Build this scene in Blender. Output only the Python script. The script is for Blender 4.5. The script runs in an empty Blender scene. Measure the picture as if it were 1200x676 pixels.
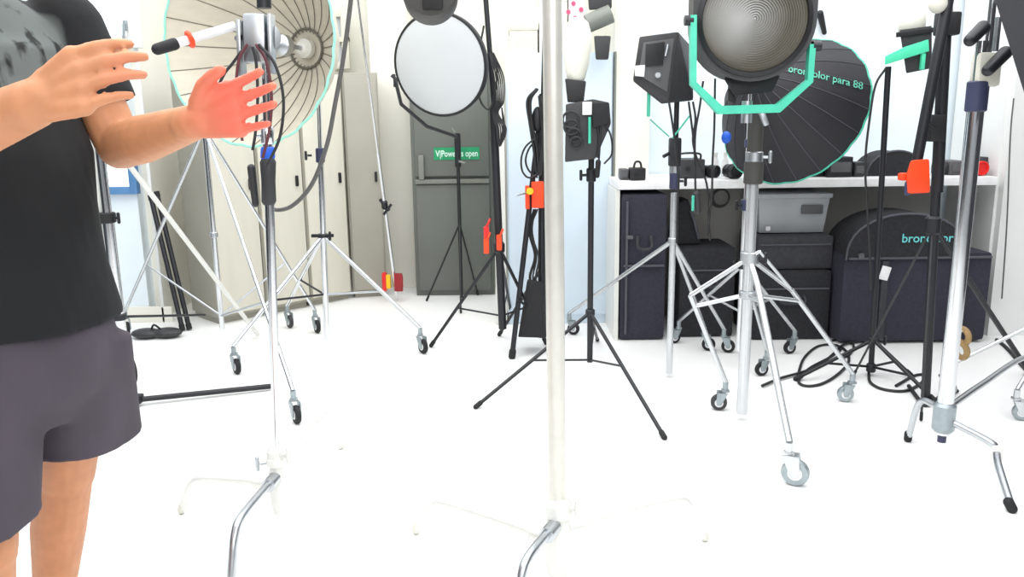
import bpy, bmesh, math, random
from mathutils import Vector, Matrix
random.seed(7)
V = Vector
col = bpy.context.scene.collection
scn = bpy.context.scene

# ------------------------------------------------------------------ camera
TH, PHI, FPX, H = math.radians(11.9), math.radians(-.75), 950.0, 1.25
_f = V((0, math.cos(TH), -math.sin(TH)))
_r0 = V((1, 0, 0)); _u0 = V((0, math.sin(TH), math.cos(TH)))
RT = _r0*math.cos(PHI) + _u0*math.sin(PHI)
UP = -_r0*math.sin(PHI) + _u0*math.cos(PHI)
CAM = V((0, 0, H))
cd = bpy.data.cameras.new('camera'); cam = bpy.data.objects.new('camera', cd); col.objects.link(cam)
cd.sensor_width = 36; cd.lens = FPX/1200*36; cd.clip_start = .05; cd.clip_end = 60
m = Matrix((( RT.x, UP.x, -_f.x, CAM.x), (RT.y, UP.y, -_f.y, CAM.y), (RT.z, UP.z, -_f.z, CAM.z), (0, 0, 0, 1)))
cam.matrix_world = m
scn.camera = cam

def ray(px, py): return _f*FPX + RT*(px-600) + UP*(338-py)
def P(px, py, Y):                       # the place at distance Y seen at that point of the photo
    d = ray(px, py); return CAM + d*(Y/d.y)
def F(px, py, z=0.0):                   # the place on the floor (or at height z)
    d = ray(px, py); return CAM + d*((z-H)/d.z)
def zat(x, y, py):
    lo, hi = -1.0, 4.0
    for _ in range(40):
        mid = (lo+hi)/2; q = V((x, y, mid))-CAM
        v = 338-FPX*q.dot(UP)/q.dot(_f)
        if v > py: lo = mid
        else: hi = mid
    return lo

# ------------------------------------------------------------------ materials
def lin(c):
    return tuple(((x/255/12.92) if x/255 <= .04045 else ((x/255+.055)/1.055)**2.4) for x in c)+(1,)
MATS = {}
def mat(name, rgb, rough=.6, metal=0, var=.08, scale=14, bump=0, spec=.5, emit=0, trans=0, stretch=None):
    mt = bpy.data.materials.new(name); mt.use_nodes = True
    nt = mt.node_tree; b = nt.nodes['Principled BSDF']
    tc = nt.nodes.new('ShaderNodeTexCoord'); n = nt.nodes.new('ShaderNodeTexNoise')
    n.inputs['Scale'].default_value = scale; n.inputs['Detail'].default_value = 4
    if stretch:
        mp = nt.nodes.new('ShaderNodeMapping'); mp.inputs['Scale'].default_value = stretch
        nt.links.new(tc.outputs['Object'], mp.inputs[0]); nt.links.new(mp.outputs[0], n.inputs['Vector'])
    else: nt.links.new(tc.outputs['Object'], n.inputs['Vector'])
    r = nt.nodes.new('ShaderNodeValToRGB'); c = lin(rgb)
    r.color_ramp.elements[0].position = .3; r.color_ramp.elements[1].position = .7
    r.color_ramp.elements[0].color = tuple(max(0, x*(1-var)) for x in c[:3])+(1,)
    r.color_ramp.elements[1].color = tuple(min(1, x*(1+var)) for x in c[:3])+(1,)
    nt.links.new(n.outputs['Fac'], r.inputs[0]); nt.links.new(r.outputs[0], b.inputs['Base Color'])
    b.inputs['Roughness'].default_value = rough; b.inputs['Metallic'].default_value = metal
    b.inputs['Specular IOR Level'].default_value = spec
    if emit:
        nt.links.new(r.outputs[0], b.inputs['Emission Color']); b.inputs['Emission Strength'].default_value = emit
    if trans: b.inputs['Transmission Weight'].default_value = trans
    if bump:
        bp = nt.nodes.new('ShaderNodeBump'); bp.inputs['Strength'].default_value = bump; bp.inputs['Distance'].default_value = .01
        nt.links.new(n.outputs['Fac'], bp.inputs['Height']); nt.links.new(bp.outputs[0], b.inputs['Normal'])
    MATS[name] = mt; return mt
floor_m = mat('white_painted_floor', (243, 243, 241), .45, 0, .015, 3, spec=.3)
wall_m = mat('white_wall_paint', (226, 227, 225), .8, 0, .02, 4)
wallb_m = mat('cool_white_wall_paint', (232, 242, 248), .8, 0, .02, 4)
wallc_m = mat('cream_wall_paint', (236, 234, 223), .8, 0, .02, 4)
under_m = mat('grey_shelf_back', (176, 174, 170), .8, 0, .06, 3)
panel_m = mat('cool_white_laminate', (212, 226, 238), .5, 0, .02, 5)
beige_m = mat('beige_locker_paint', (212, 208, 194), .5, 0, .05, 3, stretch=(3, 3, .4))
beiged_m = mat('shaded_beige_locker_paint', (160, 157, 145), .55, 0, .05, 3)  # same beige with the shade of the side faces painted in
seam_m = mat('dark_seam', (104, 101, 92), .7)
greyc_m = mat('grey_steel_cabinet', (104, 108, 102), .5, 0, .05, 4)
greyl_m = mat('light_grey_steel', (122, 126, 119), .5, 0, .05, 4)
chrome = mat('chrome_steel', (225, 227, 230), .14, 1, .02, 30)
satin = mat('satin_steel', (196, 200, 204), .32, 1, .05, 40)
whitem = mat('white_coated_metal', (228, 228, 222), .35, 0, .03, 10)
pale = mat('pale_brushed_steel', (205, 208, 210), .24, .75, .04, 30)
cream = mat('cream_metal', (212, 210, 198), .4, 0, .04, 20)
black = mat('black_metal', (26, 27, 32), .42, 0, .12, 30)
blackc = mat('black_plastic', (28, 28, 31), .5, 0, .15, 40)
rubber = mat('black_rubber', (24, 24, 26), .7, 0, .2, 60)
cable_m = mat('black_cable_jacket', (36, 36, 38), .55, 0, .1, 60)
cableg_m = mat('grey_cable_jacket', (88, 88, 86), .55, 0, .1, 60)
cabler_m = mat('dark_red_cable_jacket', (92, 40, 48), .55, 0, .1, 60)
bagk = mat('black_nylon', (36, 36, 40), .85, 0, .25, 60, bump=.5)
bagi = mat('indigo_black_nylon', (46, 45, 58), .85, 0, .15, 60, bump=.4)
bagg = mat('charcoal_nylon', (56, 56, 60), .85, 0, .15, 50, bump=.4)
trim_m = mat('bag_piping', (76, 76, 84), .6)
mint = mat('mint_enamel', (72, 190, 160), .4, 0, .08, 20)
mintb = mat('bright_mint_enamel', (84, 222, 176), .4, 0, .05, 20)
mintr = mat('pale_mint_fabric_edge', (150, 218, 198), .6, 0, .08, 20)
cyan_ink = mat('cyan_print', (110, 205, 208), .6)
mint_ink = mat('mint_print', (100, 190, 165), .6)
green_t = mat('green_tape', (30, 148, 98), .6)
white_ink = mat('white_print', (215, 245, 230), .6)
orange = mat('orange_plastic', (246, 72, 22), .45, 0, .06, 30)
redp = mat('red_plastic', (222, 38, 34), .45, 0, .06, 30)
yellow = mat('yellow_plastic', (240, 190, 20), .45)
bluep = mat('blue_plastic', (28, 92, 205), .4)
bluec = mat('dark_blue_collar', (54, 58, 86), .45)
bluef = mat('blue_window_frame', (84, 132, 180), .5)
glow = mat('bright_window_glass', (235, 248, 255), .3, emit=.9)
diff = mat('white_diffuser_cloth', (188, 192, 193), .8, 0, .01, 8)
para_in = mat('cream_reflective_lining', (205, 198, 182), .5, 0, .06, 5, stretch=(2, 2, 6))
para_out = mat('black_umbrella_fabric', (36, 35, 40), .6, 0, .12, 6)
fresm = mat('charcoal_housing', (58, 57, 55), .55, 0, .08, 12)
headm = mat('dark_grey_housing', (52, 52, 54), .5, 0, .1, 12)
headl = mat('grey_side_panel', (88, 88, 90), .5, 0, .1, 12)
whitelab = mat('white_label', (235, 235, 235), .5)
frost = mat('frosted_glass_dome', (222, 222, 210), .3, 0, .04, 8)
bin_m = mat('milky_plastic_bin', (168, 172, 176), .4, 0, .08, 6)
skin = mat('tanned_skin', (200, 138, 98), .55, 0, .07, 30)
handm = mat('flushed_skin', (235, 128, 104), .55, 0, .07, 30)
hair_m = mat('short_brown_hair', (66, 46, 34), .8, 0, .25, 90, bump=.8)
shorts_m = mat('charcoal_cotton', (74, 67, 77), .9, 0, .14, 9, bump=.35, stretch=(1, 1, .5))
shoe_m = mat('grey_shoe_canvas', (60, 60, 64), .8)
sole_m = mat('white_shoe_sole', (225, 225, 222), .6)
brown_m = mat('tan_leather_strap', (150, 122, 78), .6, 0, .2, 40)
steelc = mat('dull_caster_metal', (158, 168, 172), .35, .6, .1, 40)
eye_m = mat('eye_white', (235, 232, 228), .2)
iris_m = mat('brown_iris', (70, 44, 24), .2)

# ------------------------------------------------------------------ mesh builder
def frame_of(d):
    d = d.normalized(); a = V((0, 0, 1)) if abs(d.z) < .95 else V((1, 0, 0))
    x = a.cross(d).normalized(); y = d.cross(x).normalized()
    return x, y, d
def spline(pts, k=8):
    pts = [V(p) for p in pts]
    if len(pts) < 3: return pts
    out = []; Q = [pts[0]*2-pts[1]]+pts+[pts[-1]*2-pts[-2]]
    for i in range(1, len(Q)-2):
        a, b, c, d = Q[i-1], Q[i], Q[i+1], Q[i+2]
        for j in range(k):
            t = j/k
            out.append(.5*((2*b)+(c-a)*t+(2*a-5*b+4*c-d)*t*t+(3*b-a-3*c+d)*t**3))
    out.append(pts[-1]); return out
class MB:
    def __init__(s): s.bm = bmesh.new()
    def ringloft(s, rings, cap=True, closed=False):
        vs = [[s.bm.verts.new(p) for p in r] for r in rings]; n = len(vs[0])
        seq = list(zip(vs, vs[1:]+([vs[0]] if closed else [])))
        if not closed: seq = list(zip(vs[:-1], vs[1:]))
        for a, b in seq:
            for i in range(n):
                j = (i+1) % n
                try: s.bm.faces.new((a[i], a[j], b[j], b[i]))
                except ValueError: pass
        if cap and not closed:
            s.bm.faces.new(vs[0][::-1]); s.bm.faces.new(vs[-1])
        return s
    def cyl(s, a, b, r, r2=None, n=16):
        a, b = V(a), V(b); x, y, d = frame_of(b-a); r2 = r if r2 is None else r2
        R = []
        for c, q in ((a, r), (b, max(r2, 1e-4))):
            R.append([c+x*math.cos(t)*q+y*math.sin(t)*q for t in [2*math.pi*i/n for i in range(n)]])
        return s.ringloft(R)
    def tube(s, pts, r, n=8, smooth=True, closed=False, k=8, r_end=None):
        if closed:
            pts = [V(p) for p in pts]; pts = spline(pts+[pts[0]], k)[:-1] if smooth else pts
        else: pts = spline(pts, k) if smooth else [V(p) for p in pts]
        N = len(pts); rings = []; x = None
        for i, p in enumerate(pts):
            if closed: d = (pts[(i+1) % N]-pts[i-1])
            else: d = pts[min(i+1, N-1)]-pts[max(i-1, 0)]
            if d.length < 1e-9: d = V((0, 0, 1))
            d.normalize()
            if x is None: x, _, _ = frame_of(d)
            x = (x-d*x.dot(d)).normalized(); y = d.cross(x)
            rr = r if r_end is None else r+(r_end-r)*i/(N-1)
            rings.append([p+x*math.cos(t)*rr+y*math.sin(t)*rr for t in [2*math.pi*q/n for q in range(n)]])
        return s.ringloft(rings, closed=closed)
    def hull(s, pts, bevel=0):
        b2 = bmesh.new(); vs = [b2.verts.new(p) for p in pts]
        bmesh.ops.convex_hull(b2, input=vs)
        bmesh.ops.dissolve_limit(b2, angle_limit=.02, verts=b2.verts, edges=b2.edges)
        if bevel: bmesh.ops.bevel(b2, geom=list(b2.edges), offset=bevel, segments=2, affect='EDGES', profile=.6)
        return s.join(b2)
    def join(s, b2):
        me = bpy.data.meshes.new('tmp'); b2.to_mesh(me); b2.free(); s.bm.from_mesh(me); bpy.data.meshes.remove(me); return s
    def box(s, c, size, bevel=0, rot=None):
        c = V(c); R = rot or Matrix.Identity(3); hx, hy, hz = [v/2 for v in size]
        return s.hull([c+R@V((i*hx, j*hy, k*hz)) for i in (-1, 1) for j in (-1, 1) for k in (-1, 1)], bevel)
    def lathe(s, prof, o, axis, n=32, xdir=None, ang=0):
        x, y, d = frame_of(V(axis)); o = V(o)
        if xdir is not None:
            x = (V(xdir)-d*V(xdir).dot(d)).normalized(); y = d.cross(x)
        rings = [[o+d*h+(x*math.cos(t)+y*math.sin(t))*max(r, 1e-4) for t in [ang+2*math.pi*i/n for i in range(n)]] for r, h in prof]
        return s.ringloft(rings)
    def torus(s, c, axis, R, r, n=32, k=8):
        x, y, d = frame_of(V(axis)); c = V(c)
        rings = []
        for i in range(n):
            t = 2*math.pi*i/n; u = x*math.cos(t)+y*math.sin(t)
            rings.append([c+u*(R+r*math.cos(a))+d*r*math.sin(a) for a in [2*math.pi*j/k for j in range(k)]])
        return s.ringloft(rings, closed=True)
    def prism(s, poly, ax, ay, o, d):        # polygon in plane (ax, ay) at o extruded by vector d
        R0 = [V(o)+ax*p[0]+ay*p[1] for p in poly]
        return s.ringloft([R0, [p+V(d) for p in R0]])
    def ball(s, c, r, sc=(1, 1, 1), rot=None, n=16):
        b2 = bmesh.new(); bmesh.ops.create_uvsphere(b2, u_segments=n, v_segments=max(8, n*2//3), radius=r)
        R = rot or Matrix.Identity(3)
        for v in b2.verts: v.co = V(c)+R@V((v.co.x*sc[0], v.co.y*sc[1], v.co.z*sc[2]))
        return s.join(b2)
    def capsule(s, a, b, r1, r2=None, n=16):
        r2 = r1 if r2 is None else r2
        s.cyl(a, b, r1, r2, n); s.ball(a, r1, n=n); s.ball(b, r2, n=n); return s
    def build(s, name, mt, parent=None, angle=35, origin=None, remesh=None, smooth_it=0):
        bmesh.ops.recalc_face_normals(s.bm, faces=s.bm.faces)
        me = bpy.data.meshes.new(name); s.bm.to_mesh(me); s.bm.free()
        if origin is None:
            if parent is not None: origin = parent['_o']
            else:
                xs = [v.co for v in me.vertices]
                mn = [min(c[i] for c in xs) for i in range(3)]; mx = [max(c[i] for c in xs) for i in range(3)]
                origin = ((mn[0]+mx[0])/2, (mn[1]+mx[1])/2, mn[2])
        org = V(origin)
        if parent is not None and '_k' in parent:
            for v in me.vertices: v.co.x += parent['_k']*max(0, v.co.z-.25)
        me.transform(Matrix.Translation(-org))
        ob = bpy.data.objects.new(name, me); col.objects.link(ob)
        me.materials.append(mt)
        if remesh:
            md = ob.modifiers.new('r', 'REMESH'); md.mode = 'VOXEL'; md.voxel_size = remesh; md.use_smooth_shade = True
            if smooth_it:
                sm = ob.modifiers.new('s', 'SMOOTH'); sm.factor = .5; sm.iterations = smooth_it
            dg = bpy.context.evaluated_depsgraph_get(); m2 = bpy.data.meshes.new_from_object(ob.evaluated_get(dg))
            ob.modifiers.clear(); ob.data = m2; m2.name = name; bpy.data.meshes.remove(me); me = m2
            if not len(me.materials): me.materials.append(mt)
            me.polygons.foreach_set('use_smooth', [True]*len(me.polygons))
        else:
            me.polygons.foreach_set('use_smooth', [True]*len(me.polygons))
            me.set_sharp_from_angle(angle=math.radians(angle))
        ob['_o'] = tuple(org)
        if parent is not None:
            ob.parent = parent; ob.location = (0, 0, 0) if tuple(parent['_o']) == tuple(org) else org-V(parent['_o'])
        else: ob.location = org
        return ob
def thing(name, label, cat, o, group=None):
    e = bpy.data.objects.new(name, None); col.objects.link(e); e.location = V(o); e['_o'] = tuple(V(o))
    e.empty_display_size = .05
    e['label'] = label; e['category'] = cat
    if group: e['group'] = group
    return e
def tag(o, label, cat, group=None):
    o['label'] = label; o['category'] = cat
    if group: o['group'] = group
    return o
def struct(o): o['kind'] = 'structure'; return o
def text_mesh(txt, size, place, mt, parent, name='lettering', bold=.0, thick=.0008):
    cu = bpy.data.curves.new('t', 'FONT'); cu.body = txt; cu.size = 1; cu.offset = bold; cu.resolution_u = 3
    ob = bpy.data.objects.new('t', cu); col.objects.link(ob)
    dg = bpy.context.evaluated_depsgraph_get(); me = bpy.data.meshes.new_from_object(ob.evaluated_get(dg))
    bpy.data.objects.remove(ob); bpy.data.curves.remove(cu)
    b2 = bmesh.new(); b2.from_mesh(me); bpy.data.meshes.remove(me)
    bmesh.ops.triangulate(b2, faces=b2.faces)
    bmesh.ops.subdivide_edges(b2, edges=[e for e in b2.edges if e.calc_length() > .25], cuts=2, use_grid_fill=False)
    xs = [v.co.x for v in b2.verts]; w = max(xs)-min(xs); x0 = min(xs)
    for v in b2.verts: v.co = place((v.co.x-x0)/w, v.co.y)
    mb = MB(); mb.join(b2); return mb.build(name, mt, parent)

# ------------------------------------------------------------------ setting
b = MB(); b.box((-.2, 2.2, -.06), (9.6, 9.6, .12)); struct(b.build('floor', floor_m))
WT = .1; WH = 2.7
b = MB(); b.box((2.61, 5.05+WT/2, WH/2), (3.78, WT, WH)); struct(b.build('wall_back', wallb_m))
b = MB(); b.box((-.8, 6.35+WT/2, WH/2), (3.1, WT, WH)); struct(b.build('wall_far', wallc_m))
b = MB(); b.box((.74, 5.7, WH/2), (.06, 1.2, WH)); struct(b.build('wall_return', wallc_m))
b = MB(); b.box((-3.66, 5.05+WT/2, WH/2), (2.68, WT, WH)); lw = struct(b.build('wall_left', wallb_m))
b = MB(); b.box((-2.3, 5.75, WH/2), (.06, 1.2, WH)); struct(b.build('wall_inner', wallc_m))
xr = P(1174, 300, 4.4).x
b = MB(); b.box((xr+1.0, 4.45+WT/2, WH/2), (2.0, WT, WH)); struct(b.build('wall_right', wall_m))
b = MB(); b.box((xr+.01, 4.75, WH/2), (.05, .5, WH)); struct(b.build('wall_side', wall_m))
dkw = mat('grey_reflection_wall', (150, 152, 154), .8); dks = mat('dark_reflection_wall', (44, 45, 50), .8)  # unseen walls added in grey and dark tones to streak the chrome reflections
b = MB(); b.box((-.2, -2.5, WH/2), (9.4, WT, WH)); struct(b.build('wall_rear_unseen', dkw))
b = MB(); b.box((-4.95, 1.2, WH/2), (WT, 7.4, WH)); struct(b.build('wall_west_unseen', dks))
b = MB(); b.box((4.55, 1.2, WH/2), (WT, 7.4, WH)); struct(b.build('wall_east_unseen', dks))

# left window with blue frame, white open sash above
YW = 5.05
w = thing('window_1', 'blue framed window behind the person, low in the white left wall', 'window', P(110, 228, YW)); del w['category']; w['kind'] = 'structure'
def rect(mb, x0, y0, x1, y1, Y, t, d):
    a, c = P(x0, y1, Y), P(x1, y0, Y)
    X0, X1, Z0, Z1 = a.x, c.x, a.z, c.z
    for (cx, cz, sx, sz) in (((X0+X1)/2, Z0+t/2, X1-X0-2*t, t), ((X0+X1)/2, Z1-t/2, X1-X0-2*t, t), (X0+t/2, (Z0+Z1)/2, t, Z1-Z0), (X1-t/2, (Z0+Z1)/2, t, Z1-Z0)):
        mb.box((cx, Y-d/2, cz), (sx, d, sz), .003)
    return X0, X1, Z0, Z1
b = MB(); X0, X1, Z0, Z1 = rect(b, 60, 150, 157, 228, YW, .045, .05); b.build('frame', bluef, w)
b = MB(); b.box(((X0+X1)/2, YW-.012, (Z0+Z1)/2), (X1-X0-.09, .008, Z1-Z0-.09)); b.build('pane', glow, w)
w = thing('window_2', 'white framed window sash above the blue framed one', 'window', P(110, 60, YW)); del w['category']; w['kind'] = 'structure'
b = MB(); X0, X1, Z0, Z1 = rect(b, 60, -60, 157, 58, YW, .07, .06); b.build('frame', wall_m, w)
b = MB(); b.box(((X0+X1)/2, YW-.012, (Z0+Z1)/2), (X1-X0-.12, .008, Z1-Z0-.12)); b.build('pane', glow, w)
h0 = P(147, 30, YW-.07); b = MB(); b.box(h0, (.02, .02, .06), .004); b.cyl(h0+V((0, -.02, .01)), h0+V((-.01, -.02, -.09)), .008); b.build('handle', steelc, w)
# a tall bright white panel seam in left wall
for i, (px, py) in enumerate(((163, 0), (170, 0))):
    pass
x0 = P(200, 200, 4.9).x
b = MB(); b.box((P(163, 100, 5.03).x, 5.04, 1.3), (.02, .02, 2.6), .004); struct(b.build('trim_1', wall_m))
b = MB(); b.box((-3.57, 5.04, .05), (2.8, .02, .1), .004); struct(b.build('baseboard_left', wallc_m))

# upper far wall details: beige recess frames
wd = thing('window_3', 'pale window', 'window', P(395, 80, 6.18)); del wd['category']; wd['label'] = 'pale framed window high in the far wall'; wd['kind'] = 'structure'
b = MB(); X0, X1, Z0, Z1 = rect(b, 340, 12, 408, 82, 6.2, .05, .05); b.box(((X0+X1)/2, 6.17, (Z0+Z1)/2), (X1-X0, .05, .035)); b.build('frame', beige_m, wd)
b = MB(); b.box(((X0+X1)/2, 6.185, (Z0+Z1)/2), (X1-X0-.1, .008, Z1-Z0-.1)); b.build('pane', diff, wd)
a = P(452, 400, 6.0); c = P(486, 400, 6.0)
b = MB(); b.box(((a.x+c.x)/2, 6.18, WH/2), (c.x-a.x+.05, .3, WH), .004); struct(b.build('wall_pier', wallc_m))
# pier between white cabinet and shelf
a = P(721, 100, 4.8); c = P(764, 100, 4.8)
b = MB(); b.box(((a.x+c.x)/2, 4.95, WH/2), (c.x-a.x, .2, WH), .004); struct(b.build('trim_2', wallc_m))

# ------------------------------------------------------------------ lockers
def locker(label, o, dx, wd_, dp, ht, mt, mdark, doors=1, group=None, handle=True, name='steel_locker'):
    # o: front-left floor corner, dx: unit vector along the front
    o = V(o); dx = V(dx).normalized(); nz = V((0, 0, 1)); nrm = V((dx.y, -dx.x, 0))   # outwards
    R = Matrix((dx, -nrm, nz)).transposed()
    t = thing(name, label, 'locker', o+dx*wd_/2-nrm*dp/2, group)
    b = MB(); b.box(o+dx*wd_/2-nrm*dp/2+nz*(.04+(ht-.04)/2), (wd_, dp, ht-.04), .004, R)
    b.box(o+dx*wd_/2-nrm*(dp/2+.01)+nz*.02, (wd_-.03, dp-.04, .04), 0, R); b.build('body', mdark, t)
    dw = (wd_-.012*(doors+1))/doors
    for i in range(doors):
        cx = .012+dw/2+i*(dw+.012)
        b = MB(); b.box(o+dx*cx+nrm*.008+nz*(.06+(ht-.08)/2), (dw, .018, ht-.08), .003, R); d = b.build('door', mt, t)
        if handle:
            b = MB(); b.box(o+dx*(cx+dw*.36)+nrm*.024+nz*ht*.55, (.018, .016, .07), .004, R); b.build('handle', black, d)
    return t
A = F(256, 381); A.z = 0; B_ = F(412, 350); B_.z = 0
dx = (B_-A).normalized(); L = (B_-A).length
hl = zat(B_.x, B_.y, 84)
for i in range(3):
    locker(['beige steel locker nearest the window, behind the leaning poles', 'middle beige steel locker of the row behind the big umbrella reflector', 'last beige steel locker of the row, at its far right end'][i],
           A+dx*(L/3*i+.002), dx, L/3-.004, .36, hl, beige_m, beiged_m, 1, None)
# narrow side cupboard; the shade on its face is put into the beige
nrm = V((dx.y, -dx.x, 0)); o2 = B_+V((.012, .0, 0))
locker('narrow cupboard in shade-darkened beige standing beside the end of the locker row', o2+V((.0, .01, 0)), V((.97, .24, 0)), .24, .26, hl-.005, beiged_m, beiged_m, 1, name='narrow_cupboard')

# grey cabinet with green tape
g0 = F(488, 347); g1 = F(580, 347); gy = g0.y
gx0, gx1 = g0.x, F(580, 345).x
gh = 1.62
gc = thing('grey_cabinet', 'dark grey steel cabinet with a green tape strip, behind the round white reflector', 'cabinet', ((gx0+gx1)/2, gy+.2, 0))
b = MB(); b.box(((gx0+gx1)/2, gy+.2, gh/2), (gx1-gx0, .36, gh), .005); b.build('body', greyc_m, gc)
zs = zat(g0.x, gy, 213)
b = MB(); b.box(((gx0+gx1)/2, gy+.01, (zs+gh)/2+.01), (gx1-gx0-.05, .03, gh-zs-.05), .006); dtop = b.build('upper_door', greyc_m, gc)
b = MB(); b.box(((gx0+gx1)/2, gy+.01, zs/2+.01), (gx1-gx0-.05, .03, zs-.06), .006); b.build('lower_door', greyc_m, gc)
b = MB(); b.box(((gx0+gx1)/2+.0, gy-.01, zs), (gx1-gx0-.05, .03, .03), .004); b.build('ledge', greyl_m, gc)
b = MB(); b.box((gx0+.07, gy-.02, zs+.1), (.04, .03, .17), .01); b.build('handle', greyl_m, gc)
tl, br = P(508, 173, gy-.02), P(562, 187, gy-.02)
b = MB(); b.box(((tl.x+br.x)/2, gy-.0085, (tl.z+br.z)/2), (br.x-tl.x, .003, .085)); tp = b.build('tape_strip', green_t, gc)
def pl(u, v): return V((tl.x+.012+u*(br.x-tl.x-.024), gy-.0115, (tl.z+br.z)/2-.02+v*.062))
text_mesh('V|Power is open', .06, pl, white_ink, tp, bold=.015)

# tall white cabinet in the middle
wy = 4.85
wl, wr = P(594, 200, wy).x, P(718, 200, wy).x; wt = zat(wl, wy, 62)
wc = thing('white_cupboard', 'tall white laminate cupboard behind the central stand', 'cupboard', ((wl+wr)/2, wy+.25, 0))
b = MB(); b.box(((wl+wr)/2, wy+.25, wt/2), (wr-wl, .46, wt), .004); b.build('body', panel_m, wc)
mid = P(656, 200, wy).x
for (xa, xb) in ((wl+.01, mid-.004), (mid+.004, wr-.01)):
    b = MB(); b.box(((xa+xb)/2, wy+.01, wt/2+.02), (xb-xa, .02, wt-.08), .003); d = b.build('door', panel_m, wc)
b = MB(); b.box((wr+.008, wy+.02, wt/2), (.012, .05, wt), .002); b.build('edge_strip', greyl_m, wc)
# narrow white upright panel left of it
a, c = P(579, 200, 5.0).x, P(592, 200, 5.0).x
b = MB(); b.box(((a+c)/2, 5.0, .72), (c-a, .3, 1.44), .004)
tag(b.build('white_board', whitem), 'narrow white upright board between grey cabinet and white cupboard', 'board')
# boxes on top of the white cupboard
for i, (x0, y0, x1, y1, mt, lb) in enumerate(((597, 26, 630, 61, beige_m, 'pale cardboard box on the left end of the white cupboard'), (632, -8, 664, 61, whitem, 'tall white box on the white cupboard behind the central stand'))):
    p0, p1 = P(x0, y1, 4.95), P(x1, y0, 4.95)
    t = thing('storage_box', lb, 'box', ((p0.x+p1.x)/2, 5.1, wt))
    b = MB(); b.box(((p0.x+p1.x)/2, 5.1, (wt+p1.z)/2), (p1.x-p0.x, .3, p1.z-wt), .006); b.build('body', mt, t)
    b = MB(); b.box(((p0.x+p1.x)/2, 5.1, p1.z-.02), (p1.x-p0.x+.01, .31, .05), .006); b.build('lid', mt, t)
# dotted box standing on cupboard
p0, p1 = P(664, 61, 4.9), P(689, -20, 4.9)
b = MB(); b.box(((p0.x+p1.x)/2, 5.0, (wt+p1.z)/2), (p1.x-p0.x-.03, .14, p1.z-wt), .006)
t = tag(b.build('dotted_box', whitelab), 'white upright box with pink-red dots, above the frosted bulb', 'box'); 
pink = mat('pink_red_print', (240, 90, 130), .5)
b = MB()
for (px, py) in ((672, 4), (681, 11), (666, 14), (674, 21), (684, 24), (669, 30)):
    b.cyl(P(px, py, 4.928), P(px, py, 4.922), .013, n=14)
b.build('dots', pink, t)

# ------------------------------------------------------------------ worktop shelf
SY = 4.45; s0 = P(722, 215, SY); s1 = P(1172, 206, SY); SZ = (s0.z+s1.z)/2
b = MB(); b.box(((s0.x+s1.x)/2, (SY+5.04)/2, SZ-.02), (s1.x-s0.x-.02, 5.04-SY, .045), .004)
tag(b.build('worktop', whitelab), 'long white worktop running along the back wall, covered with lighting gear', 'worktop')
b = MB(); b.box(((s0.x+s1.x)/2, 5.04, (SZ-.05)/2), (s1.x-s0.x-.02, .02, SZ-.05)); struct(b.build('trim_3', under_m))
b = MB(); b.box((s0.x+.012, 4.74, (SZ-.045)/2), (.024, .55, SZ-.045)); struct(b.build('trim_4', whitem))
def sx(px): return P(px, 205, 4.6).x
def shelf_box(px0, px1, ytop, Y, dep, mt, name, label, cat, bev=.008, extra=None, group=None):
    a, c = P(px0, 205, Y), P(px1, 205, Y); zt = zat(a.x, Y, ytop)
    t = thing(name, label, cat, ((a.x+c.x)/2, Y+dep/2, SZ), group)
    z0 = SZ+.004
    b = MB(); b.box(((a.x+c.x)/2, Y+dep/2, (z0+zt)/2), (c.x-a.x, dep, zt-z0), min(bev, (zt-z0)/4)); b.build('body', mt, t)
    if extra: extra(t, a.x, c.x, z0, zt, Y)
    return t
def ex_knob(t, x0, x1, z0, z1, Y):
    b = MB(); b.cyl(((x0*.6+x1*.4), Y, (z0+z1)/2), ((x0*.6+x1*.4), Y-.02, (z0+z1)/2), .012); b.build('knob', rubber, t)
    b = MB(); b.tube([(x0+.02, Y+.03, z1-.004), (x0+.03, Y+.03, z1+.03), (x1-.03, Y+.03, z1+.03), (x1-.02, Y+.03, z1-.004)], .006); b.build('handle', black, t)
def ex_lid(t, x0, x1, z0, z1, Y):
    b = MB(); b.box(((x0+x1)/2, Y-.004, (z0+z1)/2), ((x1-x0)*.8, .01, (z1-z0)*.5), .002); b.build('front_panel', headl, t)
shelf_box(727, 737, 198, 4.55, .1, headl, 'small_charger', 'small grey charger at the left end of the worktop', 'charger', extra=ex_lid)
shelf_box(739, 757, 197, 4.5, .1, blackc, 'clamp_head', 'small black clamp head next to the grey charger', 'clamp', extra=ex_knob)
shelf_box(792, 826, 187, 4.6, .2, headm, 'flash_pack', 'dark flash pack with handle behind the box light pole', 'flash pack', extra=ex_knob)
shelf_box(942, 965, 190, 4.6, .15, blackc, 'flash_pack', 'black flash pack with handle, just right of the black umbrella rim', 'flash pack', extra=ex_knob)
shelf_box(970, 999, 184, 4.55, .18, blackc, 'battery_pack', 'wide black battery pack left of the domed cap on the worktop', 'battery', extra=ex_lid)
shelf_box(1001, 1013, 190, 4.55, .1, headm, 'lens_case', 'tiny dark case squeezed against the domed cap', 'case', extra=ex_lid)
shelf_box(1112, 1136, 189, 4.6, .2, headl, 'equipment_tray', 'grey tray of equipment left of the red lens cap', 'tray', extra=ex_lid)
shelf_box(1152, 1172, 184, 4.6, .2, headm, 'equipment_tray', 'dark tray at the far right end of the worktop', 'tray', extra=ex_lid)
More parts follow.
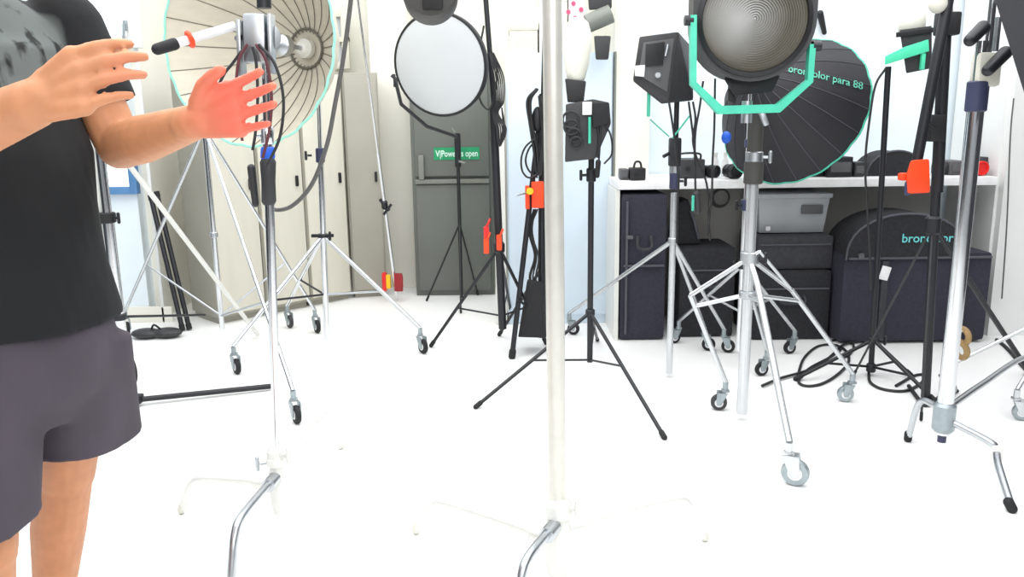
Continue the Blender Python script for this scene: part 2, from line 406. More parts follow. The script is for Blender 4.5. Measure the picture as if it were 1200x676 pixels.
def lens_thing(px, Y, r, L_, mt, label, ang=0, name='camera_lens', cat='lens'):
    a = P(px, 205, Y); z = SZ+.004+r; d = V((math.cos(ang), -math.sin(ang), 0))
    t = thing(name, label, cat, (a.x, Y, SZ))
    b = MB(); b.lathe([(r*.8, 0), (r*.95, .004), (r*.95, L_*.4), (r, L_*.45), (r, L_-.004), (r*.94, L_), (r*.8, L_), (r*.7, L_-.01)], V((a.x, Y, z))-d*L_/2, d, 24); b.build('barrel', mt, t)
    b = MB(); b.torus(V((a.x, Y, z))+d*L_*.1, d, r*1.0, .003); b.build('focus_ring', rubber, t)
    return t
lens_thing(832, 4.66, .035, .1, blackc, 'short black lens right of the dark flash pack', .9)
lens_thing(858, 4.56, .04, .1, blackc, 'fat black lens behind the chrome stand, under the blue knob', 1.3)
lens_thing(1147, 4.55, .04, .06, redp, 'red capped lens on the worktop near its right end', 1.5, 'camera_lens', 'lens')
lens_thing(1100, 4.65, .035, .08, blackc, 'black lens between the domed cap and the grey tray', .4)
a = P(1045, 205, 4.65); R_ = (P(1080, 205, 4.65).x-P(1012, 205, 4.65).x)/2
t = thing('domed_case', 'black half-round domed soft case in the middle of the worktop gear', 'case', (a.x, 4.7, SZ))
pr = [(R_*math.cos(u)*1.0, R_*.82*math.sin(u)) for u in [math.pi*i/16 for i in range(17)]]
b = MB(); b.prism(pr, V((1, 0, 0)), V((0, 0, 1)), (a.x, 4.6, SZ+.004), (0, .2, 0)); b.build('shell', bagk, t)
b = MB(); b.tube([V((a.x+p[0]*1.0, 4.6, SZ+.008+p[1])) for p in pr], .005, smooth=False); b.build('piping', trim_m, t)
# objects on shelf under the umbrella (white bottles)
for i, px in enumerate((838, 849)):
    p = P(px, 205, 4.75)
    t = thing('spray_bottle', ['thin white bottle, left of the pair under the black umbrella', 'thin white bottle, right of the pair under the black umbrella'][i], 'bottle', (p.x, 4.75, SZ))
    b = MB(); b.lathe([(.018, 0), (.02, .006), (.02, .085), (.009, .105), (.009, .115)], (p.x, 4.75, SZ+.004), (0, 0, 1)); b.build('body', whitelab, t)
    b = MB(); b.cyl((p.x, 4.75, SZ+.118), (p.x, 4.75, SZ+.14), .011); b.build('cap', whitem, t)

# ------------------------------------------------------------------ bags under the worktop
def handle_arc(a, c, up, r, mt, t, name='handle', out=V((0, 0, 0))):
    a, c = V(a), V(c); m_ = (a+c)/2
    b = MB(); b.tube([a, a+V((0, 0, up))+out, m_+V((0, 0, up*1.2))+out, c+V((0, 0, up))+out, c], r); return b.build(name, mt, t)
Yb = 4.38
# the arched bag
def X(px, py, Y): return P(px, py, Y).x
bl, brr = F(990, 391), F(1163, 401); yb = 4.3
xl, xrr = X(988, 330, yb), X(1163, 330, yb)
zb = zat(xl, yb, 297); ztop = zat((xl+xrr)/2, yb, 250)
t = thing('equipment_bag', 'large black arched equipment bag with cyan lettering, leaning by the right wall', 'bag', ((xl+xrr)/2, yb+.2, 0))
z_s = zat(xl, yb, 300)
b = MB(); b.box(((xl+xrr)/2, yb+.2, z_s/2+.01), (xrr-xl, .38, z_s), .03); b.build('body', bagi, t)
xa, xb = X(992, 290, yb), X(1132, 290, yb); cxm = (xa+xb)/2; ra = (xb-xa)/2; hh = ztop-z_s+.02
pr = [(ra*math.cos(u), hh*math.sin(u)**.8) for u in [math.pi*i/20 for i in range(21)]]
b = MB(); b.prism(pr, V((1, 0, 0)), V((0, 0, 1)), (cxm, yb-.005, z_s-.02), (0, .3, 0)); b.build('arched_lid', bagk, t, angle=50)
b = MB(); b.tube([V((cxm+p[0], yb-.006, z_s-.02+p[1])) for p in pr], .006, smooth=False)
b.tube([(xl+.02, yb-.004, z_s-.015), (xrr-.02, yb-.004, z_s-.015)], .007); b.build('piping', trim_m, t)
b = MB()
for px in (1035, 1128):
    x = X(px, 340, yb); b = MB(); b.box((x, yb-.006, z_s/2), (.035, .01, z_s-.06), .002); b.build('webbing_strap', bagg, t)
for (px, py) in ((1009, 300), (1124, 372)):
    p = P(px, py, yb-.01); b = MB(); b.box(p, (.03, .02, .03), .004); b.build('buckle', headl, t)
p = P(1037, 320, yb-.014); b = MB(); b.box(p, (.05, .006, .075), .002, Matrix.Rotation(.25, 3, 'Y')); b.build('luggage_tag', whitelab, t)
ta, tb = P(1057, 284, yb-.012), P(1117, 283, yb-.012)
text_mesh('broncolor', .06, lambda u, v: V((ta.x+u*(tb.x-ta.x), yb-.0125, ta.z+v*.066)), cyan_ink, t, bold=.012)
# left tall indigo bag
xl, xr2 = X(729, 300, 4.4), X(783, 300, 4.4); zt = zat(xl, 4.4, 228)
t = thing('tall_case', 'tall indigo-black soft case under the left end of the worktop', 'case', ((xl+xr2)/2, 4.62, 0))
b = MB(); b.box(((xl+xr2)/2, 4.62, zt/2), (xr2-xl, .34, zt-.01), .02); b.build('body', bagi, t)
b = MB(); b.box(((xl+xr2)/2, 4.438, zt*.52), (xr2-xl-.03, .02, .012), .003); b.box((xl+.03, 4.438, zt*.5), (.012, .02, zt*.9), .003); b.build('zip', trim_m, t)
b = MB(); p = P(738, 278, 4.43); b.box(p, (.035, .02, .02), .004); b.build('buckle', headl, t)
handle_arc((xl+.09, 4.445, zt*.72), (xr2-.09, 4.445, zt*.72), -.06, .009, bagg, t, out=V((0, -.03, 0)))
# lower front bag to its right
def soft_case(px0, px1, pyt, Y, dep, mt, label, z0=0, strap=True, name='soft_case', cat='case', bev=.025):
    a, c = X(px0, 330, Y), X(px1, 330, Y); zt = zat((a+c)/2, Y, pyt)
    t = thing(name, label, cat, ((a+c)/2, Y+dep/2, z0))
    b = MB(); b.box(((a+c)/2, Y+dep/2, (z0+zt)/2), (c-a, dep, zt-z0), bev); b.build('body', mt, t)
    b = MB(); b.tube([(a+.015, Y-.003, (z0+zt)/2+(zt-z0)*.25), (c-.015, Y-.003, (z0+zt)/2+(zt-z0)*.25)], .005); b.build('zip', trim_m, t)
    if strap: handle_arc(((a*.65+c*.35), Y+.004, zt-(zt-z0)*.35), ((a*.35+c*.65), Y+.004, zt-(zt-z0)*.35), -.035, .008, bagg, t, out=V((0, -.025, 0)))
    return zt
z1 = soft_case(796, 862, 290, 4.5, .36, bagk, 'black soft case low between the box light pole and the chrome stands')
z2 = soft_case(884, 975, 318, 4.42, .4, bagk, 'black soft case on the floor under the milky plastic bin', bev=.02)
z3 = soft_case(886, 974, 277, 4.46, .38, bagg, 'charcoal soft case stacked on the black one, carrying the bin', z0=z2+.003, strap=False, bev=.015)
# triangle backpack on black case
p0, p1, p2 = P(788, 286, 4.7), P(818, 284, 4.7), P(792, 222, 4.7)
zb_ = z1+.004
b = MB(); b.hull([V((p0.x, y, zb_)) for y in (4.6, 4.85)]+[V((p1.x, y, zb_)) for y in (4.6, 4.85)]+[V((p2.x, y, zat(p2.x, 4.7, 236))) for y in (4.62, 4.82)]+[V((p2.x+.06, y, zat(p2.x, 4.7, 232))) for y in (4.62, 4.82)], .012)
t = thing('backpack', 'black slanted backpack on the soft case, right of the box light pole', 'backpack', ((p0.x+p1.x)/2, 4.72, zb_))
b.build('body', bagk, t)
b = MB(); b.tube([V((p2.x+.07, 4.61, zat(p2.x, 4.7, 245))), V((p1.x-.05, 4.59, (zb_+p2.z)/2-.02)), V((p1.x-.02, 4.6, zb_+.03))], .008); b.build('shoulder_strap', trim_m, t)
# milky bin
xa, xb = X(888, 250, 4.55), X(972, 250, 4.55); z4 = z3+.004; z5 = zat(xa, 4.55, 226)
t = thing('plastic_bin', 'milky grey plastic storage bin under the worktop, on stacked soft cases', 'bin', ((xa+xb)/2, 4.72, z4))
b = MB(); b.hull([V((x, y, z)) for z, e in ((z4, .02), (z5-.03, 0)) for x in (xa+e, xb-e) for y in (4.55+e, 4.88-e)], .01); b.build('tub', bin_m, t)
b = MB(); b.box(((xa+xb)/2, 4.715, z5-.02), (xb-xa+.02, .35, .025), .006); b.build('lid', bin_m, t)
b = MB(); b.box((xb-.1, 4.545, (z4+z5)/2+.02), (.12, .012, .05), .004); b.build('handle', headl, t)
b = MB(); b.box((xa+.06, 4.543, z4+.03), (.025, .01, .025), .003); b.build('latch', whitelab, t)
# cable loop on the wall under worktop
cc = P(844, 232, 5.0); b = MB(); b.torus(cc, (0, 1, 0), .055, .005); b.torus(cc+V((.004, -.01, .003)), (0, 1, .1), .05, .004)
tag(b.build('cable_coil', cableg_m), 'thin grey cable coil on the wall under the worktop', 'cable')

# ------------------------------------------------------------------ stand pieces
def zline(p, z): return V((p.x, p.y, z))
def collar(root, p, z, r, h, mt, name='collar', knob=None, kd=V((1, -.3, 0))):
    b = MB(); b.lathe([(r*.85, -h/2), (r, -h/2+.004), (r, h/2-.004), (r*.85, h/2)], V((p.x, p.y, z)), (0, 0, 1), 24); c = b.build(name, mt, root)
    if knob:
        kd = kd.normalized(); q = V((p.x, p.y, z))
        b = MB(); b.cyl(q+kd*r*.8, q+kd*(r+.018), .006); e = q+kd*(r+.026)
        x, y, d = frame_of(kd); b.capsule(e-y*.018, e+y*.018, .007, .007, 10); b.build('knob', knob, c)
    return c
def pole(root, p, z0, z1, r, mt, name='pole', lean=None, n=20):
    b = MB(); q = V((p.x, p.y, z1)) if lean is None else V(lean)
    b.cyl(V((p.x, p.y, z0)), q, r, n=n); return b.build(name, mt, root)
def caster(root, foot, R=.042, heading=None, fm=steelc, wm=rubber, wid=.022):
    foot = V(foot); hd = (heading or V((1, 0, 0))).normalized(); sd = V((hd.y, -hd.x, 0))
    c = V((foot.x, foot.y, R)); top = c-hd*.025+V((0, 0, R+.022))
    b = MB(); b.cyl(top, top+V((0, 0, .035)), .012)
    for s in (-1, 1):
        o = c+sd*s*(wid/2+.006)
        b.hull([o+sd*.003*q+hd*a*R+V((0, 0, bz*R)) for q in (-1, 1) for a, bz in ((-.25, -.25), (.25, -.25), (-1.0, 1.35), (.25, 1.35), (.35, .2))], .001)
    b.box(top-V((0, 0, .003)), (.03, .03, .012), .003); f = b.build('caster', fm, root)
    b = MB(); b.lathe([(R*.5, -wid/2), (R*.9, -wid/2), (R, -wid/4), (R, wid/4), (R*.9, wid/2), (R*.5, wid/2)], c, sd, 28); b.build('wheel', wm, f)
    b = MB(); b.lathe([(R*.2, -wid/2-.002), (R*.52, -wid/2-.002), (R*.52, wid/2+.002), (R*.2, wid/2+.002)], c, sd, 20); b.build('wheel_hub', whitelab, f)
    return top+V((0, 0, .035))
def leg(root, a, c, r, mt, foot=True, fm=rubber, n=12):
    b = MB(); b.cyl(a, c, r, n=n); l = b.build('leg', mt, root)
    if foot:
        d = (V(c)-V(a)).normalized(); b = MB(); b.capsule(V(c)-d*.03, V(c)-d*.002, r*1.35, r*1.35, 12); b.build('rubber_foot', fm, l)
    return l
def brace(root, a, c, r, mt): b = MB(); b.cyl(a, c, r, n=10); return b.build('brace', mt, root)
def grip(root, p, axis, mt, R=.036, knobm=black):
    axis = V(axis).normalized(); p = V(p)
    b = MB(); b.lathe([(R*.5, -.03), (R, -.028), (R, -.004), (R*.9, 0), (R, .004), (R, .028), (R*.5, .03)], p, axis, 28)
    b.cyl(p-V((0, 0, .055)), p, .017); h = b.build('grip_head', mt, root)
    b = MB(); b.cyl(p+axis*.03, p+axis*.055, .009); x, y, d = frame_of(axis); b.capsule(p+axis*.06-y*.035, p+axis*.06+y*.035, .008, .008, 10); b.build('wing_knob', knobm, h)
    return h
def mono(pts, r, mt, name, label, cat='cable', group=None, k=8, n=8):
    b = MB(); b.tube(pts, r, n=n, k=k); return tag(b.build(name, mt), label, cat, group)
def cpart(root, pts, r, mt, name='cable', k=8, n=8):
    b = MB(); b.tube(pts, r, n=n, k=k); return b.build(name, mt, root)

# ---- central C-stand
def cstand(label, p, ztop, r, mt, legs, hub_z=.2, mt_leg=None, top=True, hubr=.03, lean=0, jz=.55):
    t = thing('c_stand', label, 'light stand', (p.x, p.y, 0)); mt_leg = mt_leg or mt
    if lean: t['_k'] = lean
    zm = ztop*jz
    pole(t, p, .08, zm, r, mt, 'column')
    pole(t, p, zm, ztop, r*.8, mt, 'riser')
    collar(t, p, zm, r*1.35, .05, mt, 'locking_collar', knob=satin)
    b = MB(); b.lathe([(r*.9, -.13), (hubr*.75, -.125), (hubr, -.09), (hubr, .0), (hubr*.8, .04), (hubr*1.05, .05), (hubr*1.05, .085), (r, .1)], V((p.x, p.y, hub_z)), (0, 0, 1), 28); h = b.build('hub', mt_leg, t)
    b = MB(); q = V((p.x, p.y, hub_z+.065)); kd = V((.8, -.5, .25)).normalized(); b.cyl(q, q+kd*.055, .007); b.capsule(q+kd*.06-V((0, 0, .018)), q+kd*.06+V((0, 0, .018)), .008, .008, 10); b.build('wing_knob', mt_leg, h)
    for i, (foot, zz, *lm) in enumerate(legs):
        lmt = lm[0] if lm else mt_leg; foot = V(foot); a = V((p.x, p.y, hub_z+zz)); d = (V((foot.x, foot.y, 0))-V((p.x, p.y, 0))); L = d.length; d.normalize()
        b = MB(); s0 = a+d*hubr*.8
        b.tube([s0, s0+d*.06+V((0, 0, .004)), a+d*L*.72+V((0, 0, .002)), a+d*(L*.86)-V((0, 0, a.z*.16)), a+d*L*.95-V((0, 0, a.z*.6)), V((foot.x, foot.y, .012))], .0125, n=12)
        l = b.build('leg', lmt, t)
        b = MB(); b.cyl(s0, s0+d*.055, .021); b.build('socket', lmt, l)
        b = MB(); b.capsule(V((foot.x, foot.y, .014)), V((foot.x, foot.y, .03))-d*.006, .013, .013); b.build('foot', cream, l)
    return t
whitefl = mat('overlit_pale_steel', (214, 212, 204), .3, .45, .04, 30); legfl = mat('overlit_leg_steel', (224, 224, 219), .4, .25, .04, 30)  # stand steel whitened, its overexposure put into the colour
pc = F(654, 688); pc.z = 0
tc_top = zat(pc.x, pc.y, -22)
cs = cstand('pale C-stand in the centre foreground, nearest the camera', pc, tc_top+.05, .0235, whitefl,
       [(F(604, 760), .03, satin), (F(826, 634), .0), (pc+V((-.42, .3, 0)), -.03)], hub_z=.165, hubr=.036, mt_leg=legfl, jz=.985, lean=-.01)
zt = tc_top+.09
grip(cs, (pc.x, pc.y, zt), (1, -.2, 0), cream)
# small grip head and short arm low on it (white blurred knuckle near the top)
boom = thing('boom_arm', 'steel boom arm clamped across the top of the central C-stand', 'boom arm', (pc.x, pc.y-.04, zt))
hd = P(505, -30, 1.85)
b = MB(); b.cyl((pc.x+.3, pc.y-.045, zt+.02), (hd.x-.08, pc.y-.045, zt+.0), .008); b.build('tube', satin, boom)
# dark head hanging from the boom arm
hx = P(505, 10, pc.y-.045); 
t = thing('spotlight_head', 'dark grey cylindrical lamp head with a square black port, hanging top centre', 'lamp head', (hx.x, pc.y-.045, hx.z))
ax = (CAM-hx).normalized()*1.0; ax = V((ax.x*.8, -1, .02)).normalized()
hr = 30/950*2.0
cz = zat(hx.x, pc.y, -4)
hc = V((hx.x, pc.y-.045, cz))
b = MB(); b.lathe([(hr*.6, .08), (hr*.93, .078), (hr, .065), (hr, -.05), (hr*.85, -.07), (hr*.85, -.1), (hr*.5, -.11)], hc, ax, 40); b.build('barrel', fresm, t)
b = MB(); x_, y_, d_ = frame_of(ax); b.box(hc+ax*.082+V((.006, 0, -.031)), (.044, .014, .03), .004); b.build('port', rubber, t)
b = MB(); b.cyl(hc+V((0, 0, hr*.9)), V((hc.x, pc.y-.045, zt+.01)), .011); b.box((hc.x, pc.y-.045, zt+.005), (.045, .04, .04), .006); b.build('mount', black, t)

# ---- left C-stand
pl_ = F(329, 612); pl_.z = 0
z_t = zat(pl_.x, pl_.y, -40)
ls = cstand('slim chrome C-stand beside the hands, in front of the cream reflector', pl_, zat(pl_.x, pl_.y, 30), .0135, chrome,
       [(F(271, 690), .0, satin), (F(400, 526), .04), (F(213, 602), -.03)], hub_z=.16, mt_leg=legfl, hubr=.026, lean=.05, jz=.8)
z_ = zat(pl_.x, pl_.y, 240); z__ = zat(pl_.x, pl_.y, 186)
b = MB(); b.lathe([(.016, z_), (.021, z_+.01), (.02, (z_+z__)/2), (.023, z__-.01), (.018, z__)], V((pl_.x, pl_.y, 0)), (0, 0, 1)); b.build('rubber_grip', headm, ls)
b = MB(); b.lathe([(.019, z__), (.021, z__+.006), (.019, z__+.03), (.016, z__+.034)], V((pl_.x, pl_.y, 0)), (0, 0, 1)); b.build('blue_lock_ring', bluep, ls)
collar(ls, pl_, zat(pl_.x, pl_.y, 540), .03, .03, whitem, 'leg_ring', knob=satin, kd=V((-1, -.4, 0)))
zg = zat(pl_.x, pl_.y, 45)
grip(ls, (pl_.x, pl_.y, zg), (.4, -.9, 0), satin, .04, black)
b = MB(); q = V((pl_.x-.012, pl_.y-.03, zg)); b.box(q+V((0, 0, -.005)), (.06, .07, .13), .008); b.box(q+V((-.045, 0, -.03)), (.012, .05, .15), .003); b.box(q+V((.04, 0, -.02)), (.01, .05, .16), .003); b.build('clamp_block', satin, ls)
b = MB(); b.cyl((pl_.x, pl_.y, zat(pl_.x, pl_.y, 10)), (pl_.x, pl_.y, zat(pl_.x, pl_.y, -60)), .02); b.build('top_spigot', black, ls)
# arm with red ring
a0 = V((pl_.x-.01, pl_.y-.035, zg+.03)); a1 = P(183, 58, pl_.y-.15)
t = thing('reflector_handle', 'pale tube arm with red ring and black grip, pointing left at the hands', 'arm', a1)
b = MB(); d = (a1-a0); b.cyl(a0, a0+d*.9, .012); b.build('tube', whitelab, t)
b = MB(); b.capsule(a0+d*.78, a0+d*.985, .016, .015); b.build('grip', rubber, t)
b = MB(); b.torus(a0+d*.58, d, .017, .007); b.build('ring', orange, t)
# cables hanging from clamp
for i, (pts, mt, lab) in enumerate((
    ([(283, 60), (272, 75), (262, 88), (252, 112), (243, 140)], cable_m, 'black cable falling left from the clamp of the slim C-stand'),
    ([(290, 52), (280, 70), (277, 100), (280, 130), (284, 165)], cabler_m, 'dark red cable hanging straight below the clamp block'),
    ([(296, 55), (300, 72), (302, 110), (300, 150), (296, 176)], cable_m, 'black cable hanging just right of the dark red one'),
    ([(300, 52), (312, 72), (318, 110), (316, 150), (308, 185)], cabler_m, 'dark red cable bowing right beside the C-stand column'),
    ([(303, 52), (322, 75), (332, 115), (328, 160), (312, 196)], cable_m, 'outermost black cable bowing right of the C-stand column'))):
    mono([P(x, y, pl_.y-.07-.01*i) for x, y in pts], .0042, mt, 'hanging_cable', lab)
# big grey loop cable
mono([P(x, y, 2.35+.02*i) for i, (x, y) in enumerate(((414, -30), (410, 10), (402, 70), (393, 120), (383, 170), (366, 215), (344, 240), (325, 246), (312, 240)))], .0065, cableg_m, 'looping_cable', 'thick grey cable swooping down from above to the rubber grip')
# short twin grip beside
b = MB(); q = P(296, 215, pl_.y+.02); b.capsule(q+V((0, 0, .045)), q+V((.004, 0, -.06)), .012, .01)
tag(b.build('cable_connector', headm), 'dark cable connector hanging left of the blue lock ring', 'connector')

# ---- left backdrop stand behind the person
pb = F(152, 476); pb.z = 0
t = thing('backdrop_stand', 'thick chrome backdrop stand with black collars beside the person', 'light stand', (pb.x, pb.y, 0))
zt_ = zat(pb.x, pb.y, -30)
pole(t, pb, .03, zat(pb.x, pb.y, 256), .024, chrome, 'lower_pole')
pole(t, pb, zat(pb.x, pb.y, 256), zt_, .019, chrome, 'upper_pole')
p2 = pb+V((-.035, .01, 0)); pole(t, p2, .28, zat(p2.x, p2.y, 150), .009, whitem, 'side_tube')
zc = zat(pb.x, pb.y, 255); collar(t, pb+V((-.01, 0, 0)), zc, .042, .045, rubber, knob=black)
zc2 = zat(pb.x, pb.y, 371); collar(t, pb, zc2, .03, .03, black)
b = MB(); b.cyl((pb.x, pb.y, .0), (pb.x, pb.y, .1), .027); b.box((pb.x+.03, pb.y, .035), (.06, .05, .04), .008); b.build('base_clamp', black, t)
b = MB(); b.tube([(pb.x+.01, pb.y-.03, .28), (pb.x+.05, pb.y-.03, .22), (pb.x+.055, pb.y-.03, .14), (pb.x+.02, pb.y-.03, .08)], .009); b.tube([(pb.x-.0, pb.y-.03, .28), (pb.x+.01, pb.y-.035, .18), (pb.x+.015, pb.y-.03, .08)], .008); b.build('strap', rubber, t)
e = F(322, 452, .02)
b = MB(); b.cyl((pb.x+.03, pb.y, .03), e, .0125); b.capsule(e, e+V((.01, .001, 0)), .0125); l = b.build('floor_leg', black, t)
b = MB(); b.cyl((pb.x, pb.y, .03), (pb.x-.3, pb.y+.35, .015), .0125); b.build('floor_leg', black, t)
q = V((pb.x, pb.y, zc2)); b = MB(); b.cyl(q, P(240, 369, 4.0), .006); b.build('spreader_bar', black, t)
b = MB(); b.cyl((pb.x+.0, pb.y+.03, zat(pb.x, pb.y, 150)), F(302, 392, .02), .012); lg = b.build('diagonal_brace', whitem, t)
# ---- chrome tripod B (behind hands)
pB = F(262, 402); pB.z = 0; zB = zat(pB.x, pB.y, 150)
t = thing('wheeled_light_stand', 'chrome wheeled tripod stand under the hands, its legs crossing the lockers', 'light stand', (pB.x, pB.y, 0))
zBt = zat(pB.x, pB.y, -30)
pole(t, pB, zat(pB.x, pB.y, 385), zB, .014, chrome); pole(t, pB, zB, zBt, .010, chrome, 'riser')
collar(t, pB, zB, .026, .05, black, knob=black); collar(t, pB, zat(pB.x, pB.y, 275), .022, .03, satin)
for (fx, fy) in ((150, 392), (348, 496), (372, 390)):
    ft = F(fx, fy); tp_ = caster(t, ft, .04, V((.5, -.8, 0))); leg(t, (pB.x, pB.y, zB), tp_, .0095, pale if fx < 200 else chrome, False)
    brace(t, (pB.x, pB.y, zat(pB.x, pB.y, 370)), V((pB.x, pB.y, zB)).lerp(tp_, .72), .006, satin)
# ---- stand 5
p5 = F(384, 410); p5.z = 0; z5a = zat(p5.x, p5.y, 276)
t = thing('wheeled_light_stand', 'chrome wheeled stand with a blue collar, right of the cream umbrella reflector', 'light stand', (p5.x, p5.y, 0))
t['_k'] = .03
pole(t, p5, zat(p5.x, p5.y, 398), zat(p5.x, p5.y, 182), .016, chrome); pole(t, p5, zat(p5.x, p5.y, 182), zat(p5.x, p5.y, -30), .011, chrome, 'riser')
collar(t, p5, zat(p5.x, p5.y, 182), .024, .075, bluec, knob=black, kd=V((-1, -.2, 0)))
collar(t, p5, z5a, .03, .02, black, knob=black); b = MB(); b.box((p5.x, p5.y-.005, z5a), (.12, .02, .018), .004); b.build('leg_bracket', black, t)
for (fx, fy) in ((278, 438), (496, 414), (340, 384)):
    ft = F(fx, fy); tp_ = caster(t, ft, .04, V((.6, -.8, 0)), wm=rubber if fx != 340 else headm); leg(t, (p5.x, p5.y, z5a), tp_, .012, pale if fx > 400 else chrome, False)
    m_ = V((p5.x, p5.y, z5a)).lerp(tp_, .6); brace(t, (p5.x, p5.y, zat(p5.x, p5.y, 345)), m_, .006, satin if fx > 400 else black)
# black poles leaning on the left wall
for i, (x0, y0, x1, y1) in enumerate(((176, 231, 214, 388), (183, 227, 222, 387))):
    ft = F(x1, y1); tp_ = P(x0, y0, 5.0); ft.z = .012
    tp_ = V((tp_.x, 5.01, tp_.z)); b = MB(); b.cyl(ft, tp_, .0145); t = thing('leaning_pole', ['left one of two black poles leaning on the white wall', 'right one of two black poles leaning on the white wall'][i], 'pole', (ft.x, ft.y, 0))
    b.build('tube', black, t)
    d = (tp_-ft).normalized(); b = MB(); b.cyl(tp_-d*.02, tp_+d*.012, .017); b.cyl(ft-d*.006, ft+d*.03, .017); b.build('end_cap', rubber, t)
# sandbag on the floor
q = F(184, 396); t = thing('sandbag', 'flat grey sandbag lying by the foot of the leaning poles', 'sandbag', (q.x, q.y, 0))
b = MB(); b.ball((q.x-.06, q.y, .03), .1, (.9, .6, .3)); b.ball((q.x+.06, q.y+.01, .03), .1, (.9, .6, .3)); b.box((q.x, q.y, .03), (.05, .08, .03), .008); b.build('saddle', headm, t, remesh=.006, smooth_it=3)
b = MB(); b.tube([(q.x-.03, q.y, .05), (q.x, q.y-.02, .085), (q.x+.03, q.y, .05)], .006); b.build('handle', black, t)

# ---- thin leaning chrome pole with tripod knob, at x=440..463
a_, c_ = F(465, 352), P(417, -20, 5.2)
t = thing('thin_light_stand', 'thin folded chrome stand leaning against the cream pier', 'light stand', (a_.x, a_.y, 0))
a_.z = .01; b = MB(); b.cyl(a_, a_.lerp(c_, .5), .012); b.cyl(a_.lerp(c_, .5), c_, .008); b.build('pole', chrome, t)
m_ = a_.lerp(c_, .33); b = MB(); b.lathe([(.014, -.03), (.022, -.02), (.022, .02), (.014, .03)], m_, c_-a_, 16); b.box(m_, (.1, .02, .02), .004, Matrix.Rotation(.9, 3, 'Y')); b.box(m_+V((.02, -.01, -.03)), (.09, .02, .018), .004, Matrix.Rotation(-.9, 3, 'Y')); b.build('leg_lock', black, t)
for i, (dxp, mt, lb) in enumerate(((-6, yellow, 'yellow and dark red clamp, left of the pair at the foot of the thin stand'), (8, redp, 'dark red clamp, right of the pair at the foot of the thin stand'))):
    q = P(460+dxp, 330, a_.y-.03)
    t = thing('spring_clamp', lb, 'clamp', q)
    b = MB(); b.box(q+V((0, 0, .0)), (.05, .04, .1), .012); b.build('jaw', mt, t)
    b = MB(); b.box(q+V((-.004, -.022, .0)), (.06, .02, .13), .008); b.build('handle', mat('dark_red_plastic', (150, 30, 36), .5), t) if i else MB().box(q+V((-.02, .0, 0)), (.03, .05, .13), .008).build('handle', redp, t)

# ------------------------------------------------------------------ round reflector with yoke
YR = 4.0
cR = P(515, 76, YR); RR = 58/950*(YR*.99)
axR = V((-.40, -1, -.16)).normalized()
t = thing('round_reflector', 'round white diffuser reflector with black rim and yoke, upper centre left', 'reflector', cR)
b = MB(); b.lathe([(RR*.97, .0), (RR, .004), (RR, -.03), (RR*.8, -.07), (RR*.35, -.12), (.05, -.13)], cR, axR, 56); b.build('shell', black, t)
b = MB(); b.lathe([(.001, .014), (RR*.5, .012), (RR*.9, .006), (RR*.965, .001)], cR+axR*.001, axR, 56); b.build('diffuser', diff, t, angle=80)
b = MB(); b.torus(cR, axR, RR*.985, .007, 56); b.build('rim', rubber, t)
b = MB()
yk = [P(x, y, YR-.02+dy) for x, y, dy in ((459, 88, .0), (463, 92, .0), (470, 122, 0), (500, 148, .06), (535, 160, .12))]
b.tube(yk, .009, smooth=False); b.build('yoke', black, t)
b = MB(); q = P(462, 88, YR-.02); b.capsule(q, q+V((0, 0, -.05)), .006, .006); b.build('yoke_knob', black, t)

# black stand by the reflector
ps = F(592, 402); ps.z = 0; xx = P(572, 150, ps.y)
t = thing('black_light_stand', 'tall black light stand right of the round reflector, hung with cables', 'light stand', (ps.x, ps.y, 0))
tp0 = P(566, -30, ps.y)
zz = zat(ps.x, ps.y, 290)
def along(py): 
    f_ = (py+30)/(402+30); return tp0.lerp(ps, f_)
b = MB(); b.cyl(P(567, -30, 4.2), P(580, 140, 4.2), .013); b.build('riser', black, t)
b = MB(); b.cyl(P(578, 125, 4.2), P(589, 385, 4.2), .021); b.build('pole', black, t)
q = P(585, 290, 4.2); b = MB(); b.lathe([(.022, -.03), (.03, -.02), (.03, .02), (.022, .03)], q, (0, 0, 1), 16); b.build('leg_collar', black, t)
for (fx, fy) in ((505, 405), (640, 402), (600, 372)):
    leg(t, q+V((0, 0, .0)), F(fx, fy, .01), .009, black)
    brace(t, P(588, 370, 4.2), q.lerp(F(fx, fy, .01), .6), .005, black)
for i, (x, y, mt, lb) in enumerate(((570, 272, redp, 'small red clamp on the left of the tall black stand'), (570, 288, orange, 'small orange clamp hanging under the red one'), (585, 284, orange, 'orange clamp on the right side of the tall black stand'))):
    q = P(x, y, 4.14); tt = thing('spring_clamp', lb, 'clamp', q)
    b = MB(); b.box(q, (.028, .03, .06+.02*(i > 0)), .006); b.build('jaw', mt, tt)
    b = MB(); b.tube([q+V((0, -.01, .03)), q+V((.012, -.02, .05)), q+V((.02, -.01, .07))], .006); b.build('handle', mt, tt)
mono([P(x, y, 4.12) for x, y in ((567, 30), (562, 60), (560, 95), (563, 118), (573, 128), (580, 110), (582, 80), (574, 55))], .005, cable_m, 'coiled_cable', 'thin black cable looped left of the tall black stand')
t = thing('cable_bundle', 'bundle of black cables hanging right of the round reflector', 'cable', P(586, 60, 4.1))
for i in range(6):
    o = i*2.2-3
    cpart(t, [P(575+o*.4, 62, 4.1), P(582+o, 90, 4.08+.01*i), P(584+o*.8, 118, 4.1), P(579+o*.6, 132, 4.12), P(585+o, 150, 4.09), P(586+o*.5, 172-abs(o), 4.1), P(590+o*.2, 150, 4.12), P(588, 126, 4.1)], .0036, cable_m)
